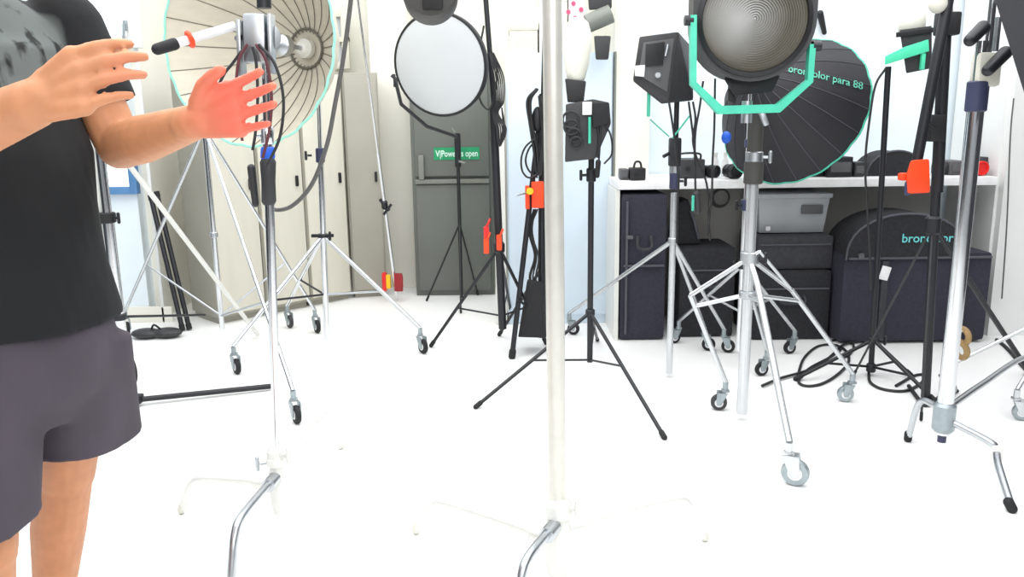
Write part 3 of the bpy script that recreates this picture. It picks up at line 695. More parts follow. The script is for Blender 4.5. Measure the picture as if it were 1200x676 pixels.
# short black stand in front of grey cabinet
pk = F(541, 352); pk.z = 0; yk_ = pk.y
t = thing('short_light_stand', 'short black folded stand standing in front of the green tape strip', 'light stand', (pk.x, pk.y, 0))
b = MB(); b.cyl((pk.x, yk_, .02), (pk.x, yk_, zat(pk.x, yk_, 156)), .012); b.build('pole', black, t)
b = MB(); zq = zat(pk.x, yk_, 178); b.cyl((pk.x, yk_, zq-.1), (pk.x, yk_, zq+.12), .021); b.build('sleeve', black, t)
b = MB(); b.cyl((pk.x, yk_-.01, zq-.06), (pk.x+.05, yk_-.03, zq-.075), .008); b.cyl((pk.x-.015, yk_-.02, zq+.13), (pk.x-.035, yk_-.02, zq+.16), .006); b.build('knob', greyl_m, t)
zq = zat(pk.x, yk_, 262)
for (fx, fy) in ((500, 352), (560, 345), (540, 366)): leg(t, (pk.x, yk_, zq), F(fx, fy, .008), .006, black)

# ------------------------------------------------------------------ pair of black stands with orange clamp
YP = 4.3
def XYpole(name, label, pts, Y, rs, mt, grp=None):
    pass
base = F(632, 410); base.z = 0
t = thing('black_light_stand', 'black stand left of the central C-stand, wrapped in cables with an orange clamp', 'light stand', (base.x, base.y, 0))
Yp = base.y
b = MB(); b.cyl(P(640, -30, Yp), P(636, 120, Yp), .011); b.cyl(P(636, 110, Yp), P(634, 395, Yp), .019); b.build('pole', black, t)
qa = P(632, 130, Yp-.05); qb = P(604, 388, Yp-.3)
leg(t, P(633, 135, Yp-.03), F(600, 418, .01), .014, black)
leg(t, P(636, 160, Yp), F(640, 392, .01), .011, black)
leg(t, P(634, 315, Yp), F(585, 392, .01), .009, black)
brace(t, P(634, 372, Yp), P(606, 350, Yp-.16), .007, black)
b = MB(); b.hull([P(607, 395, Yp-.12), P(640, 396, Yp-.12), P(618, 326, Yp-.08), P(636, 330, Yp-.08), P(610, 392, Yp+.05), P(640, 392, Yp+.05)], .006); b.build('weight_bag', rubber, t)
q = P(625, 228, Yp-.1)
ct = thing('ratchet_clamp', 'large orange clamp with a yellow button gripping the cable wrapped stand', 'clamp', q)
b = MB(); c0, c1 = P(616, 243, Yp-.1), P(637, 214, Yp-.1)
b.box((P(630, 228, Yp-.08)), (.065, .06, .135), .008); b.box(P(618, 231, Yp-.1), (.022, .05, .12), .006); b.build('jaw', orange, ct)
b = MB(); b.cyl(P(621, 224, Yp-.16), P(621, 224, Yp-.12), .018); b.build('button', yellow, ct)
b = MB(); b.capsule(P(620, 225, Yp-.13), P(606, 229, Yp-.2), .006, .003); b.build('screw', satin, ct)
t = thing('cable_bundle', 'thick tangle of black cables wound on the stand left of the centre', 'cable', P(630, 130, Yp-.08))
for i in range(9):
    o = random.uniform(-5, 5); Yq = Yp-.06-.012*(i % 4)
    cpart(t, [P(630+o*.3, 104, Yq), P(621+o*.7, 118, Yq), P(623+o*.5, 145, Yq), P(629+o*.8, 175, Yq), P(632+o*.6, 205, Yq), P(636+o*.2, 170, Yq), P(637+o*.6, 140, Yq), P(633+o*.3, 112, Yq)], .006, cable_m)
b = MB(); b.ball(P(630, 140, Yp-.06), .05, (.6, .6, 1.3)); b.build('tied_coil', cable_m, t)
mono([P(x, y, Yp-.1) for x, y in ((627, 162), (616, 172), (611, 185), (612, 200), (619, 208), (629, 205))], .005, cable_m, 'coiled_cable', 'black cable loop bulging left above the large orange clamp')
mono([P(x, y, Yp-.08) for x, y in ((629, 164), (620, 174), (616, 188), (620, 200), (630, 208))], .005, cable_m, 'coiled_cable', 'inner black cable loop nested above the large orange clamp')
for i in range(5):
    o = random.uniform(-3, 3)
    mono([P(x+o, y, Yp-.03-.01*i) for x, y in ((628, 245), (624-i, 270), (629, 300), (622+i, 325), (630, 345))], .0045, cable_m, 'dangling_cable', ['first', 'second', 'third', 'fourth', 'fifth'][i]+' thin black cable dangling under the large orange clamp' if False else 'thin black cable dangling among others under the large orange clamp', group='thin cables dangling under the large orange clamp')

# ------------------------------------------------------------------ black tripod (centre right) with dome flash head
pt = F(691, 452); pt.z = 0
t = thing('black_tripod_stand', 'slim black tripod stand on spread legs, just right of the central C-stand', 'light stand', (pt.x, pt.y, 0))
zl = zat(pt.x, pt.y, 424)
pole(t, pt, zl, zat(pt.x, pt.y, 180), .0135, black)
collar(t, pt, zat(pt.x, pt.y, 205), .022, .06, black, knob=black, kd=V((-1, -.2, 0)))
zt3 = zat(pt.x, pt.y, 366); collar(t, pt, zt3, .022, .03, black)
for (fx, fy, u) in ((557, 477, .52), (779, 513, .47), (700, 398, .5)):
    ft = F(fx, fy, .008); a = V((pt.x, pt.y, zt3)); leg(t, a, ft, .0085, black); brace(t, (pt.x, pt.y, zl+.01), a.lerp(ft, u), .005, headm)
Yh = pt.y-.02
t = thing('studio_flash', 'black flash head with frosted glass dome above the slim black tripod', 'flash head', P(688, 185, Yh))
b = MB(); b.hull([P(x, y, Yy) for Yy in (Yh-.05, Yh+.22) for x, y in ((663, 122), (695, 116), (714, 120), (716, 145), (698, 186), (662, 190))], .008); b.build('housing', headm, t)
b = MB(); b.hull([P(x, y, Yh-.07) for x, y in ((693, 121), (713, 120), (715, 144), (695, 150))]+[P(x, y, Yh-.05) for x, y in ((693, 121), (713, 120), (715, 144), (695, 150))], .003); b.build('side_panel', rubber, t)
b = MB(); b.box(P(688, 127, Yh-.075), (.04, .012, .055), .003); b.build('label_plate', whitelab, t)
b = MB(); b.cyl(P(691, 137, Yh-.08), P(691, 168, Yh-.08), .006); b.build('mint_latch', mint, t)
b = MB(); b.hull([P(x, y, Yy) for Yy in (Yh-.03, Yh+.08) for x, y in ((665, 120), (684, 120), (687, 95), (662, 92))], .006); b.build('socket', blackc, t)
q = P(675, 92, Yh+.02); q2 = P(677, 36, Yh+.02); rr = 13/950*Yh
b = MB(); b.lathe([(rr*.6, -.02), (rr*.8, .0), (rr*1.1, .06), (rr*1.25, .12), (rr*1.2, .19), (rr*.9, .235), (rr*.4, .255), (.001, .26)], q, q2-q, 28); b.build('glass_dome', frost, t)
b = MB()
for i in range(4):
    rq = random.uniform(-4, 4); b.torus(P(672+rq, 140+i*9, Yh-.065), (0.2, 1, .1*i), .035-.003*i, .005)
b.build('coiled_lead', cable_m, t)
for i, pts in enumerate((((700, 145), (702, 165), (700, 185)), ((708, 143), (716, 160), (717, 180), (708, 192)), ((704, 144), (703, 170), (701, 200)))):
    mono([P(x, y, Yh-.06) for x, y in pts], .0042, cable_m, 'hanging_cable', ['short black cable hanging nearest the mint latch', 'black cable bulging right below the dome flash head', 'straight black cable ending in a plug below the dome flash head'][i])
b = MB(); b.capsule(P(701, 190, Yh-.06), P(700, 206, Yh-.06), .012, .01); tag(b.build('cable_plug', rubber), 'black cable plug dangling below the dome flash head', 'plug')
# grey arm and dark heads at the top
t = thing('lamp_arm', 'blurred grey lamp arm with black head above the white cupboard', 'lamp', P(705, 40, 4.6))
b = MB(); b.cyl(P(688, 28, 4.6), P(716, 16, 4.6), .05); b.build('arm', greyl_m, t)
b = MB(); b.hull([P(x, y, Yy) for Yy in (4.6, 4.75) for x, y in ((696, 42), (716, 42), (713, 70), (698, 70))], .01); b.build('head', headm, t)
b = MB(); b.hull([P(x, y, Yy) for Yy in (4.6, 4.8) for x, y in ((688, -18), (717, -18), (717, 10), (690, 12))], .01); b.build('hood', headm, t)

# ------------------------------------------------------------------ box light
Yx = 3.8
pbx = F(784, 442); pbx.z = 0; yB = pbx.y
t = thing('box_light', 'angled dark grey box lamp with a white label, left of the big lens lamp', 'lamp', P(783, 125, yB))
YF = yB-.12
def q3(x, y, d): return P(x, y, YF+d)
b = MB(); b.hull([q3(749, 43, 0.02), q3(795, 37, 0), q3(784, 118, 0), q3(741, 95, 0.02), q3(811, 55, .2), q3(813, 118, .2), q3(775, 46, .24), q3(770, 100, .24), q3(775, 122, .03)], .006); b.build('housing', headm, t)
fr = [(754, 50), (790, 45), (782, 108), (748, 88)]
b = MB(); b.hull([q3(x, y, -.004) for x, y in fr]+[q3(x, y, .02) for x, y in fr], .003); b.build('back_panel', headl, t)
b = MB(); b.hull([q3(x, y, -.012) for x, y in ((757, 52), (779, 49), (777, 76), (756, 78))]+[q3(x, y, .0) for x, y in ((757, 52), (779, 49), (777, 76), (756, 78))], .002); b.build('display', blackc, t)
b = MB(); b.hull([q3(x, y, -.012) for x, y in ((744, 77), (756, 76), (755, 90), (744, 89))]+[q3(x, y, .0) for x, y in ((744, 77), (756, 76), (755, 90), (744, 89))], .002); b.build('white_label', whitelab, t)
b = MB(); b.cyl(q3(771, 88, -.025), q3(771, 88, .0), .012); b.build('dial', satin, t)
b = MB(); b.cyl(q3(783, 52, -.01), q3(780, 66, -.012), .006); b.build('switch', satin, t)
b = MB(); b.box(q3(760, 122, .05), (.014, .02, .11), .003); b.cyl(q3(762, 140, .05), q3(784, 160, .09), .003); b.cyl(q3(808, 136, .12), q3(788, 162, .09), .004); b.build('mint_yoke', mint, t)
t = thing('wheeled_light_stand', 'white and black stand carrying the angled box lamp', 'light stand', (pbx.x, pbx.y, 0))
pole(t, pbx, .02, zat(pbx.x, yB, 226), .0155, pale); pole(t, pbx, zat(pbx.x, yB, 200), zat(pbx.x, yB, 118), .012, black, 'riser')
zc = zat(pbx.x, yB, 212); collar(t, pbx, zc, .024, .075, bluec, knob=black)
zc = zat(pbx.x, yB, 199); collar(t, pbx, zc, .02, .04, satin, 'steel_sleeve')
zc = zat(pbx.x, yB, 178); b = MB(); b.box((pbx.x-.005, yB-.01, zc), (.055, .045, .13), .01); b.cyl((pbx.x-.02, yB-.01, zc), (pbx.x-.06, yB-.02, zc-.02), .008); b.build('lamp_mount', black, t)
zc = zat(pbx.x, yB, 282); collar(t, pbx, zc, .022, .03, satin)
for (fx, fy) in ((672, 392), (860, 412), (800, 468)):
    ft = F(fx, fy) if fx != 800 else V((pbx.x+.3, yB+.45, 0)); 
    if fx == 860: ft = F(853, 413)
    tp_ = caster(t, ft, .036, V((1, -.3, 0))); leg(t, (pbx.x, yB, zc), tp_, .0105, pale, False)
for i, pts in enumerate((((784, 120), (788, 145), (792, 175), (795, 210), (794, 240), (793, 285)), ((807, 119), (811, 150), (814, 180), (815, 225)), ((812, 119), (815, 140), (812, 165), (818, 190), (828, 215), (830, 250), (832, 282)), ((824, 95), (820, 125), (815, 155), (814, 190)), ((838, 92), (837, 150), (835, 190), (834, 230), (829, 275)))):
    mono([P(x, y, yB-.13-.01*i) for x, y in pts], .0048, cable_m, 'hanging_cable', ['black cable hanging in front of the box lamp pole', 'black cable ending in a mint tipped plug', 'black cable swinging right below the box lamp', 'black cable crossing down from the mint yoke', 'long thin black cable just left of the chrome stands'][i])
t = thing('cable_plug', 'dark plug with mint stripe hanging under the worktop edge', 'plug', P(814, 240, yB-.14))
b = MB(); b.capsule(P(816, 228, yB-.14), P(818, 248, yB-.14), .017, .014); b.build('body', headm, t)
b = MB(); b.box(P(812, 238, yB-.155), (.012, .01, .07), .003); b.build('mint_stripe', mint, t)
# small black bit of hook on wall
b = MB(); q = P(961, 16, 5.0); b.capsule(q, P(966, 38, 5.02), .02, .014); b.cyl(q, q+V((0, .05, 0)), .01)
tag(b.build('wall_hook', blackc), 'small black hook high on the back wall above the black umbrella', 'hook')

# ------------------------------------------------------------------ big fresnel
pf = F(869, 492); pf.z = 0; Yf = pf.y; Yl = Yf-.12
c = P(883, 23, Yl); R = 66/950*(Yl*.99); axf = V((-.12, -1, .0)).normalized()
xf = V((-axf.y, axf.x, 0)).normalized(); xf = V((abs(xf.x), xf.y if xf.x > 0 else -xf.y, 0)); zf = V((0, 0, 1))
t = thing('fresnel_lamp', 'large dark lens lamp in a mint yoke, top right of centre', 'lamp', c-V((0, 0, R)))
def U(Rr, top=.28):
    return [(-Rr, top), (-Rr, 0)]+[(Rr*math.cos(u), Rr*math.sin(u)) for u in [math.pi+math.pi*i/24 for i in range(1, 24)]]+[(Rr, 0), (Rr, top)]
b = MB(); b.prism(U(R), xf, zf, c+axf*.02, -axf*.26); b.build('housing', fresm, t, angle=30)
b = MB(); b.prism(U(R*1.03), xf, zf, c+axf*.024, -axf*.03); b.build('front_frame', headm, t, angle=30)
Rl = R*.9
b = MB(); b.lathe([(Rl*1.0, 0), (Rl*1.06, .012), (Rl*.985, .02), (Rl*.965, .0)], c+axf*.022, axf, 64); b.build('lens_ring', blackc, t)
prof = []
N = 22
for i in range(N):
    r0 = Rl*.97*(i/N); r1 = Rl*.97*((i+1)/N); prof += [(r0+1e-4, .006+.004*(1-i/N)), (r1-.0006, .001)]
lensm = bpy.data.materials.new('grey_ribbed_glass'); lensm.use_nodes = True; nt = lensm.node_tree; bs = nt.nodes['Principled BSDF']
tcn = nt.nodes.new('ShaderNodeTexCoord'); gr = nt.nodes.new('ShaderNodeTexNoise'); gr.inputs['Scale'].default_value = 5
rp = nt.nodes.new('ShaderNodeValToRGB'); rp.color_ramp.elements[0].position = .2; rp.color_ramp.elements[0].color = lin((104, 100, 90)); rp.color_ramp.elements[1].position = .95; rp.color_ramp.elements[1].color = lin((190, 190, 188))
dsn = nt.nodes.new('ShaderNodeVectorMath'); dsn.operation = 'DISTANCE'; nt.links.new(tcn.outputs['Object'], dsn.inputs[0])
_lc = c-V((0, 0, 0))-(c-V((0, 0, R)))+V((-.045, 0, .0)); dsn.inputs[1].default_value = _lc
mrn = nt.nodes.new('ShaderNodeMapRange'); mrn.inputs['From Min'].default_value = .17; mrn.inputs['From Max'].default_value = .0; nt.links.new(dsn.outputs['Value'], mrn.inputs['Value'])  # soft bright blob of the lens painted into the glass colour
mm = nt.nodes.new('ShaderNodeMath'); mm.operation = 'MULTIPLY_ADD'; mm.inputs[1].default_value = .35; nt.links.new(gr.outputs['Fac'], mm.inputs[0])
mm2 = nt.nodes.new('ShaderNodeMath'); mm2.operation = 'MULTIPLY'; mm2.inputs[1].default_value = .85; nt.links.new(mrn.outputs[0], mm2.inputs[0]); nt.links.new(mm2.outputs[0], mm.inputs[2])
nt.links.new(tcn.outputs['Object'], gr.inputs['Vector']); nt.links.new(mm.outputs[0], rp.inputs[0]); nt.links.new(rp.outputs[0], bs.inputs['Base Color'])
bs.inputs['Roughness'].default_value = .45
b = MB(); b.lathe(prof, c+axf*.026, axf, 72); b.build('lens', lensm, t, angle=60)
# yoke: flat mint bar outline
ykp = [(812, 18), (812, 98), (843, 129), (911, 127), (948, 95), (951, 52)]
Yy = Yl-.03
pts3 = [P(x, y, Yy) for x, y in ykp]
b = MB(); wv = V((0, 1, 0))
rings = []
for i, p in enumerate(pts3):
    a = pts3[max(i-1, 0)]; e = pts3[min(i+1, len(pts3)-1)]
    if 0 < i < len(pts3)-1: d = ((p-a).normalized()+(e-p).normalized()).normalized()
    else: d = (e-a).normalized()
    nn = d.cross(wv).normalized(); w_ = .0085*(1.9 if 2 <= i <= 3 else 1.3); h_ = .016
    rings.append([p+nn*w_+wv*h_, p-nn*w_+wv*h_, p-nn*w_-wv*h_, p+nn*w_-wv*h_])
b.ringloft(rings); b.build('yoke', mint, t)
b = MB()
for (x, y) in ((812, 24), (952, 54)): q = P(x, y, Yy); s_ = 1 if x > 880 else -1; b.cyl(q, q+V((s_*.03, 0, 0)), .018)
b.build('tilt_knob', black, t)
b = MB(); q = P(877, 128, Yy); b.cyl(q+V((0, 0.02, .03)), q+V((0, .02, -.05)), .02); b.box(P(895, 138, Yy), (.02, .02, .06), .004, Matrix.Rotation(-.4, 3, 'Y')); b.build('yoke_mount', satin, t)
# gear behind lens under housing
b = MB(); b.hull([P(x, y, Yl+dd) for dd in (.05, .24) for x, y in ((848, 92), (915, 88), (905, 108), (860, 112))], .01)
b.hull([P(x, y, Yl+dd) for dd in (.08, .16) for x, y in ((853, 100), (862, 100), (862, 122), (853, 118))], .004); b.build('tilt_bracket', blackc, t)
# stand
t = thing('wheeled_light_stand', 'heavy chrome wheeled stand carrying the large lens lamp', 'light stand', (pf.x, Yf, 0))
pole(t, pf, .03, zat(pf.x, Yf, 205), .0225, pale); pole(t, pf, zat(pf.x, Yf, 214), zat(pf.x, Yf, 128), .030, fresm, 'black_upper_sleeve')
zc = zat(pf.x, Yf, 202); collar(t, pf, zc, .037, .09, fresm, 'collar'); zc = zat(pf.x, Yf, 184); collar(t, pf, zc, .034, .045, satin, 'steel_sleeve', knob=satin)
zc = zat(pf.x, Yf, 302); collar(t, pf, zc, .036, .05, satin, 'leg_collar', knob=black); zd = zat(pf.x, Yf, 345); collar(t, pf, zd, .034, .03, satin, 'leg_collar')
feet = [F(931, 568), F(842, 480), F(990, 470)]
for i, ft in enumerate(feet):
    big = i == 0; tp_ = caster(t, ft, .047 if big else .035, V((1, -.5, 0)) if big else V((-1, .2, 0)), fm=pale if big else steelc, wm=steelc if i == 2 else headm if not big else steelc, wid=.03)
    kn = [P(888, 335, Yf-.1), P(809, 346, Yf+.05), P(928, 340, Yf+.1)][i]
    if i == 0: leg(t, kn, tp_, .013, pale, False); brace(t, (pf.x, Yf, zc), kn, .012, pale)
    else:
        leg(t, kn, tp_, .0105, pale, False); brace(t, (pf.x, Yf, zc), kn, .0095, pale); brace(t, (pf.x+.03, Yf-.03, zc+.03), kn, .007, pale)
    brace(t, (pf.x, Yf, zd), kn.lerp(tp_, .12), .009, pale)
# second thin chrome stand for the umbrella
pg = F(865, 434); pg.z = 0; Yg = pg.y
t = thing('wheeled_light_stand', 'thinner chrome stand carrying the black umbrella, left of the heavy chrome one', 'light stand', (pg.x, Yg, 0))
pole(t, pg, .1, zat(pg.x, Yg, 240), .0165, chrome); pole(t, pg, zat(pg.x, Yg, 240), zat(pg.x, Yg, 110), .012, chrome, 'riser')
collar(t, pg, zat(pg.x, Yg, 240), .024, .055, bluec, knob=black, kd=V((-1, -.3, 0))); collar(t, pg, zat(pg.x, Yg, 168), .02, .04, bluec)
zc = zat(pg.x, Yg, 310); collar(t, pg, zc, .028, .04, black, knob=black, kd=V((-1, -.4, 0)))
for (fx, fy) in ((855, 412), (892, 440), (790, 402)):
    ft = F(fx, fy); 
    if fx == 855: ft = V((pg.x+.35, Yg+.28, 0))
    tp_ = caster(t, ft, .034, V((-1, -.2, 0))); leg(t, (pg.x, Yg, zc), tp_, .0095, pale, False)
    brace(t, (pg.x, Yg, .3), V((pg.x, Yg, zc)).lerp(tp_, .5), .006, pale)
b = MB(); q = P(851, 161, Yg-.1); b.ball(q, .022, (1, 1, 1.3)); b.cyl(q, V((q.x+.02, Yg, q.z)), .007)
b.build('blue_knob', bluep, t)

# ------------------------------------------------------------------ umbrellas
def para(name, label, apex, rimc, R, inner, outer, rimm, nrib=24, hub=True, seamm=seam_m, k=1, seam_r=.0018):
    ax = (rimc-apex); D = ax.length; ax.normalize(); x, y, d = frame_of(ax)
    t = thing(name, label, 'umbrella reflector', apex)
    def surf(u, a, off=0): # u 0..1 radius
        r = R*u; sag = 1-.014*(1-abs(math.cos(a*nrib/2)))*u
        return apex+ax*(D*u*u*.98+off)+(x*math.cos(a)+y*math.sin(a))*r*sag
    M_ = nrib*4; us = [.04+.96*(i/14) for i in range(15)]
    for nm, mt, off in (('outer_cloth', outer, -.004), ('inner_lining', inner, .0)):
        b = MB(); b.ringloft([[surf(u, 2*math.pi*i/M_, off) for i in range(M_)] for u in us], cap=False); b.build(nm, mt, t, angle=60)
    b = MB()
    for i in range(nrib):
        a = 2*math.pi*i/nrib
        b.tube([surf(u, a, (.004 if k > 0 else -.006)) for u in [.17+.83*j/10 for j in range(11)]], seam_r, n=6, smooth=False)
    b.build('seams', seamm, t)
    b = MB(); b.tube([surf(1.0, 2*math.pi*i/M_, .0) for i in range(M_)], .006, n=6, smooth=False, closed=True); b.build('rim', rimm, t)
    return t, ax, surf, x, y
YU = 3.75
rimc = P(286, 46, YU); Ru = 121/950*YU*.985
axu = V((-.38, -.92, .02)).normalized(); apex = rimc-axu*.48
t, ax, surf, x, y = para('umbrella_reflector', 'big cream lined umbrella reflector with mint rim, behind the hands', apex, rimc, Ru, para_in, para_in, mintr)
b = MB(); b.torus(apex+ax*.03, ax, Ru*.2, .006, 40); b.build('hub_ring', seam_m, t)
b = MB(); b.lathe([(Ru*.1, 0), (Ru*.1, .03), (Ru*.06, .05), (.001, .055)], apex+ax*.02, ax, 24); b.build('hub', whitem, t)
b = MB(); b.cyl(apex-ax*.02, rimc+ax*.05, .011); b.build('focusing_rod', satin, t)
b = MB()
b.lathe([(.02, 0), (.05, .01), (.05, .05), (.02, .07)], rimc-ax*.3, ax, 24); b.build('strobe_tube', satin, t) 
# black umbrella
YK = 4.25
rk = P(930, 131, YK+.0); ak = P(886, 90, YK-.27); RK = .39
axk = (rk-ak).normalized()
t, ax, surf, x, y = para('umbrella_reflector', 'black backed umbrella reflector lettered in mint, right of the lens lamp', ak, rk, RK, para_in, para_out, mint, 20, k=-1, seamm=trim_m, seam_r=.0022)
b = MB(); b.lathe([(.06, -.01), (.06, .0), (.04, .02)], ak-ax*.01, ax, 24); b.cyl(ak-ax*.05, ak, .02); b.build('hub', blackc, t)
b = MB(); b.cyl(ak, V((pg.x, Yg, ak.z)), .012); b.build('mount_arm', black, t)
# lettering wrapped on the cloth: arc across the upper right
def umb_hit(px, py):
    d = ray(px, py).normalized(); best = None
    # march to the paraboloid outside
    D = (rk-ak).length; s = 2.5; prev = None
    while s < 6:
        p = CAM+d*s; w = p-ak; h = w.dot(axk); r = (w-axk*h).length
        val = h-D*.98*(r/RK)**2
        if val > -.006 and h >= -.01: return p-d*.004
        s += .004
    return None
def place(u, v):
    x = 924+u*87; yb_ = 84+u*17+u*u*4
    p = umb_hit(x+v*1.0, yb_-v*12.0)
    return p if p else P(x, yb_-v*12, YK-.1)
text_mesh('broncolor para 88', .05, place, mint_ink, t, bold=.012)

# ------------------------------------------------------------------ mint bracket lamp
pm = F(1020, 440); pm.z = 0; Ym = pm.y
tpz = P(1041, 78, Ym)
t = thing('black_light_stand', 'slim black stand in front of the arched bag, carrying the mint bracket lamp', 'light stand', (pm.x, Ym, 0))
b = MB(); b.cyl((pm.x, Ym, .03), tpz, .013); b.build('pole', black, t)
q0 = V((pm.x, Ym, zat(pm.x, Ym, 398))); collar(t, pm, q0.z, .026, .03, black, 'leg_collar', knob=black); collar(t, pm, .04, .022, .04, black, 'foot_collar')
for (fx, fy) in ((1096, 470), (932, 444), (1068, 440)):
    ft = F(fx, fy, .01); leg(t, q0, ft, .009, black); brace(t, (pm.x, Ym, .045), q0.lerp(ft, .6), .006, black)
t = thing('bracket_lamp', 'small dark lamp with glass dome in a bright mint bracket', 'lamp', P(1060, 70, Ym))
b = MB(); b.hull([P(x, y, Ym-.05) for x, y in ((1054, 35), (1092, 30), (1092, 80), (1062, 86))]+[P(x, y, Ym+.15) for x, y in ((1054, 35), (1092, 30), (1092, 80), (1062, 86))], .006); b.build('housing', headm, t)
b = MB(); b.hull([P(x, y, Ym-.0+dd) for dd in (-.06, .16) for x, y in ((1050, 38), (1094, 32), (1094, 38), (1050, 44))], .003); b.build('top_flange', blackc, t)
b = MB(); b.hull([P(x, y, Ym+dd) for dd in (-.075, -.052) for x, y in ((1037, 66), (1037, 76), (1055, 70), (1089, 60), (1088, 46), (1060, 55))], .004); b.build('mint_bracket', mintb, t)
b = MB(); b.box(P(1081, 72, Ym-.06), (.018, .02, .07), .004); b.build('mint_lever', mintb, t)
q = P(1068, 36, Ym+.03); b = MB(); b.lathe([(.04, -.02), (.055, 0), (.058, .04), (.05, .075), (.03, .095), (.001, .1)], q, (0, 0, 1), 28); b.build('glass_dome', frost, t)
mono([P(x, y, Ym-.02) for x, y in ((1038, 80), (1026, 100), (1019, 140), (1014, 190), (1016, 240), (1019, 290), (1021, 340))], .0055, cable_m, 'hanging_cable', 'thin black cable running down beside the mint bracket lamp stand')

# ---- thick black stand with orange clamp
Yk2 = 3.55
pk2 = F(1086, 470); pk2.z = 0; Yk2 = pk2.y
t = thing('black_light_stand', 'thick black two-tube stand holding the orange clamp, left of the right chrome C-stand', 'light stand', (pk2.x, Yk2, 0))
b = MB(); tb_ = P(1111, -30, Yk2); b.cyl((P(1087, 440, Yk2).x, Yk2, .02), P(1098, 205, Yk2), .019); b.cyl(P(1098, 225, Yk2), tb_, .024); b.build('pole', black, t)
b = MB(); b.cyl(P(1117, -30, Yk2-.05), P(1068, 222, Yk2-.09), .021); b.build('folded_leg', black, t)
b = MB(); b.box(P(1096, 150, Yk2), (.06, .06, .11), .01); b.cyl(P(1096, 150, Yk2-.02), P(1083, 143, Yk2-.06), .008); b.build('tilt_clamp', blackc, t)
b = MB(); b.box(P(1110, 28, Yk2-.02), (.085, .06, .09), .01); b.build('top_joint', blackc, t)
b = MB(); q = P(1099, 5, Yk2-.06); b.capsule(q, P(1101, -15, Yk2-.06), .035, .03); b.build('pale_knob', cream, t)
q = P(1093, 264, Yk2)
b = MB(); b.lathe([(.022, -.04), (.032, -.03), (.032, .03), (.022, .04)], q, (0, 0, 1)); b.build('leg_collar', black, t)
for (fx, fy) in ((1206, 436), (985, 425), (1086, 500)):
    ft = F(fx, fy, .01)
    if fx == 1086: ft = V((pk2.x-.15, Yk2-.25, .01))
    if fx == 985: ft = F(1000, 440, .01)
    leg(t, q, ft, .005 if fx != 1206 else .012, headm if fx != 1206 else black)
t = thing('ratchet_clamp', 'orange clamp with dark screw on the folded leg of the thick black stand', 'clamp', P(1073, 208, Yk2-.1))
b = MB(); b.hull([P(x, y, Yk2-.1+dd) for dd in (-.045, .03) for x, y in ((1067, 188), (1089, 186), (1090, 226), (1063, 227), (1062, 205))], .01); b.box(P(1059, 207, Yk2-.11), (.035, .04, .03), .008); b.build('jaw', orange, t)
b = MB(); b.capsule(P(1064, 215, Yk2-.13), P(1063, 226, Yk2-.13), .012, .012); b.build('screw', bluec, t)

# ------------------------------------------------------------------ right chrome C-stand
pr_ = F(1101, 540); pr_.z = 0; Yr = pr_.y
t = thing('c_stand', 'thick chrome C-stand at the right, with dark blue collar', 'light stand', (pr_.x, Yr, 0))
zc = zat(pr_.x, Yr, 113)
pole(t, pr_, zat(pr_.x, Yr, 508), zc, .027, chrome, 'column'); pole(t, pr_, zc, zat(pr_.x, Yr, 48), .019, chrome, 'riser')
pole(t, pr_+V((.02, 0, 0)), zat(pr_.x, Yr, 90), zat(pr_.x, Yr, -40), .012, chrome, 'upper_rod')
pole(t, pr_+V((.05, .01, 0)), zat(pr_.x, Yr, 60), zat(pr_.x, Yr, 20), .010, satin, 'side_rod')
collar(t, pr_, zc, .034, .10, bluec)
zz = zat(pr_.x, Yr, 82)
b = MB(); b.box((pr_.x+.02, Yr, zz), (.075, .06, .11), .012); b.build('clamp_block', cream, t)
for (x, y, x2, y2) in ((1137, 47, 1152, 32), (1158, 82, 1178, 62)):
    b = MB(); b.capsule(P(x, y, Yr-.05), P(x2, y2, Yr-.03), .02, .022); b.build('knob', black, t)
zh = zat(pr_.x, Yr, 490)
b = MB(); b.lathe([(.03, -.05), (.038, -.04), (.038, .05), (.03, .06)], (pr_.x, Yr, zh), (0, 0, 1)); h = b.build('hub', steelc, t)
b = MB(); b.cyl((pr_.x, Yr, zh-.09), (pr_.x, Yr, zh-.04), .015); b.build('base_pin', bluec, t)
kn = P(1166, 521, Yr-.12); ft = F(1186, 596, .012)
b = MB(); b.tube([(pr_.x, Yr, zh), kn.lerp(V((pr_.x, Yr, zh)), .12), kn+V((.006, 0, -.02)), P(1170, 545, Yr-.2), ft], .0125, n=12); l = b.build('leg', satin, t)
b = MB(); b.capsule(ft, ft+V((-.01, .005, .02)), .016, .016); b.build('foot', rubber, l)
b = MB(); b.box(kn+V((.004, -.01, -.03)), (.03, .03, .06), .006); b.build('leg_joint', whitem, l)
for ft in (F(1064, 514, .012), F(1222, 440, .012)):
    a = V((pr_.x, Yr, zh+.03)); d = ft-a
    b = MB(); b.tube([a, a+V((d.x*.3, d.y*.3, 0)), a+V((d.x*.75, d.y*.75, -.02)), ft], .012, n=12); l = b.build('leg', satin, t)
    b = MB(); b.capsule(ft, ft+V((0, 0, .02)), .015); b.build('foot', rubber, l)
# tape/leather strap hanging by the column
q = P(1127, 402, Yr+.35)
t = thing('tape_roll', 'pair of brown strap rings hanging behind the right chrome column', 'strap', q)
for dz in (.03, -.03): b = MB(); b.torus(q+V((0, 0, dz)), (1, .3, .1), .03, .012); b.build('ring', brown_m, t)
b = MB(); b.cyl(q+V((0, 0, .05)), V((pr_.x, Yr+.02, q.z+.12)), .003); b.build('cord', cream, t)
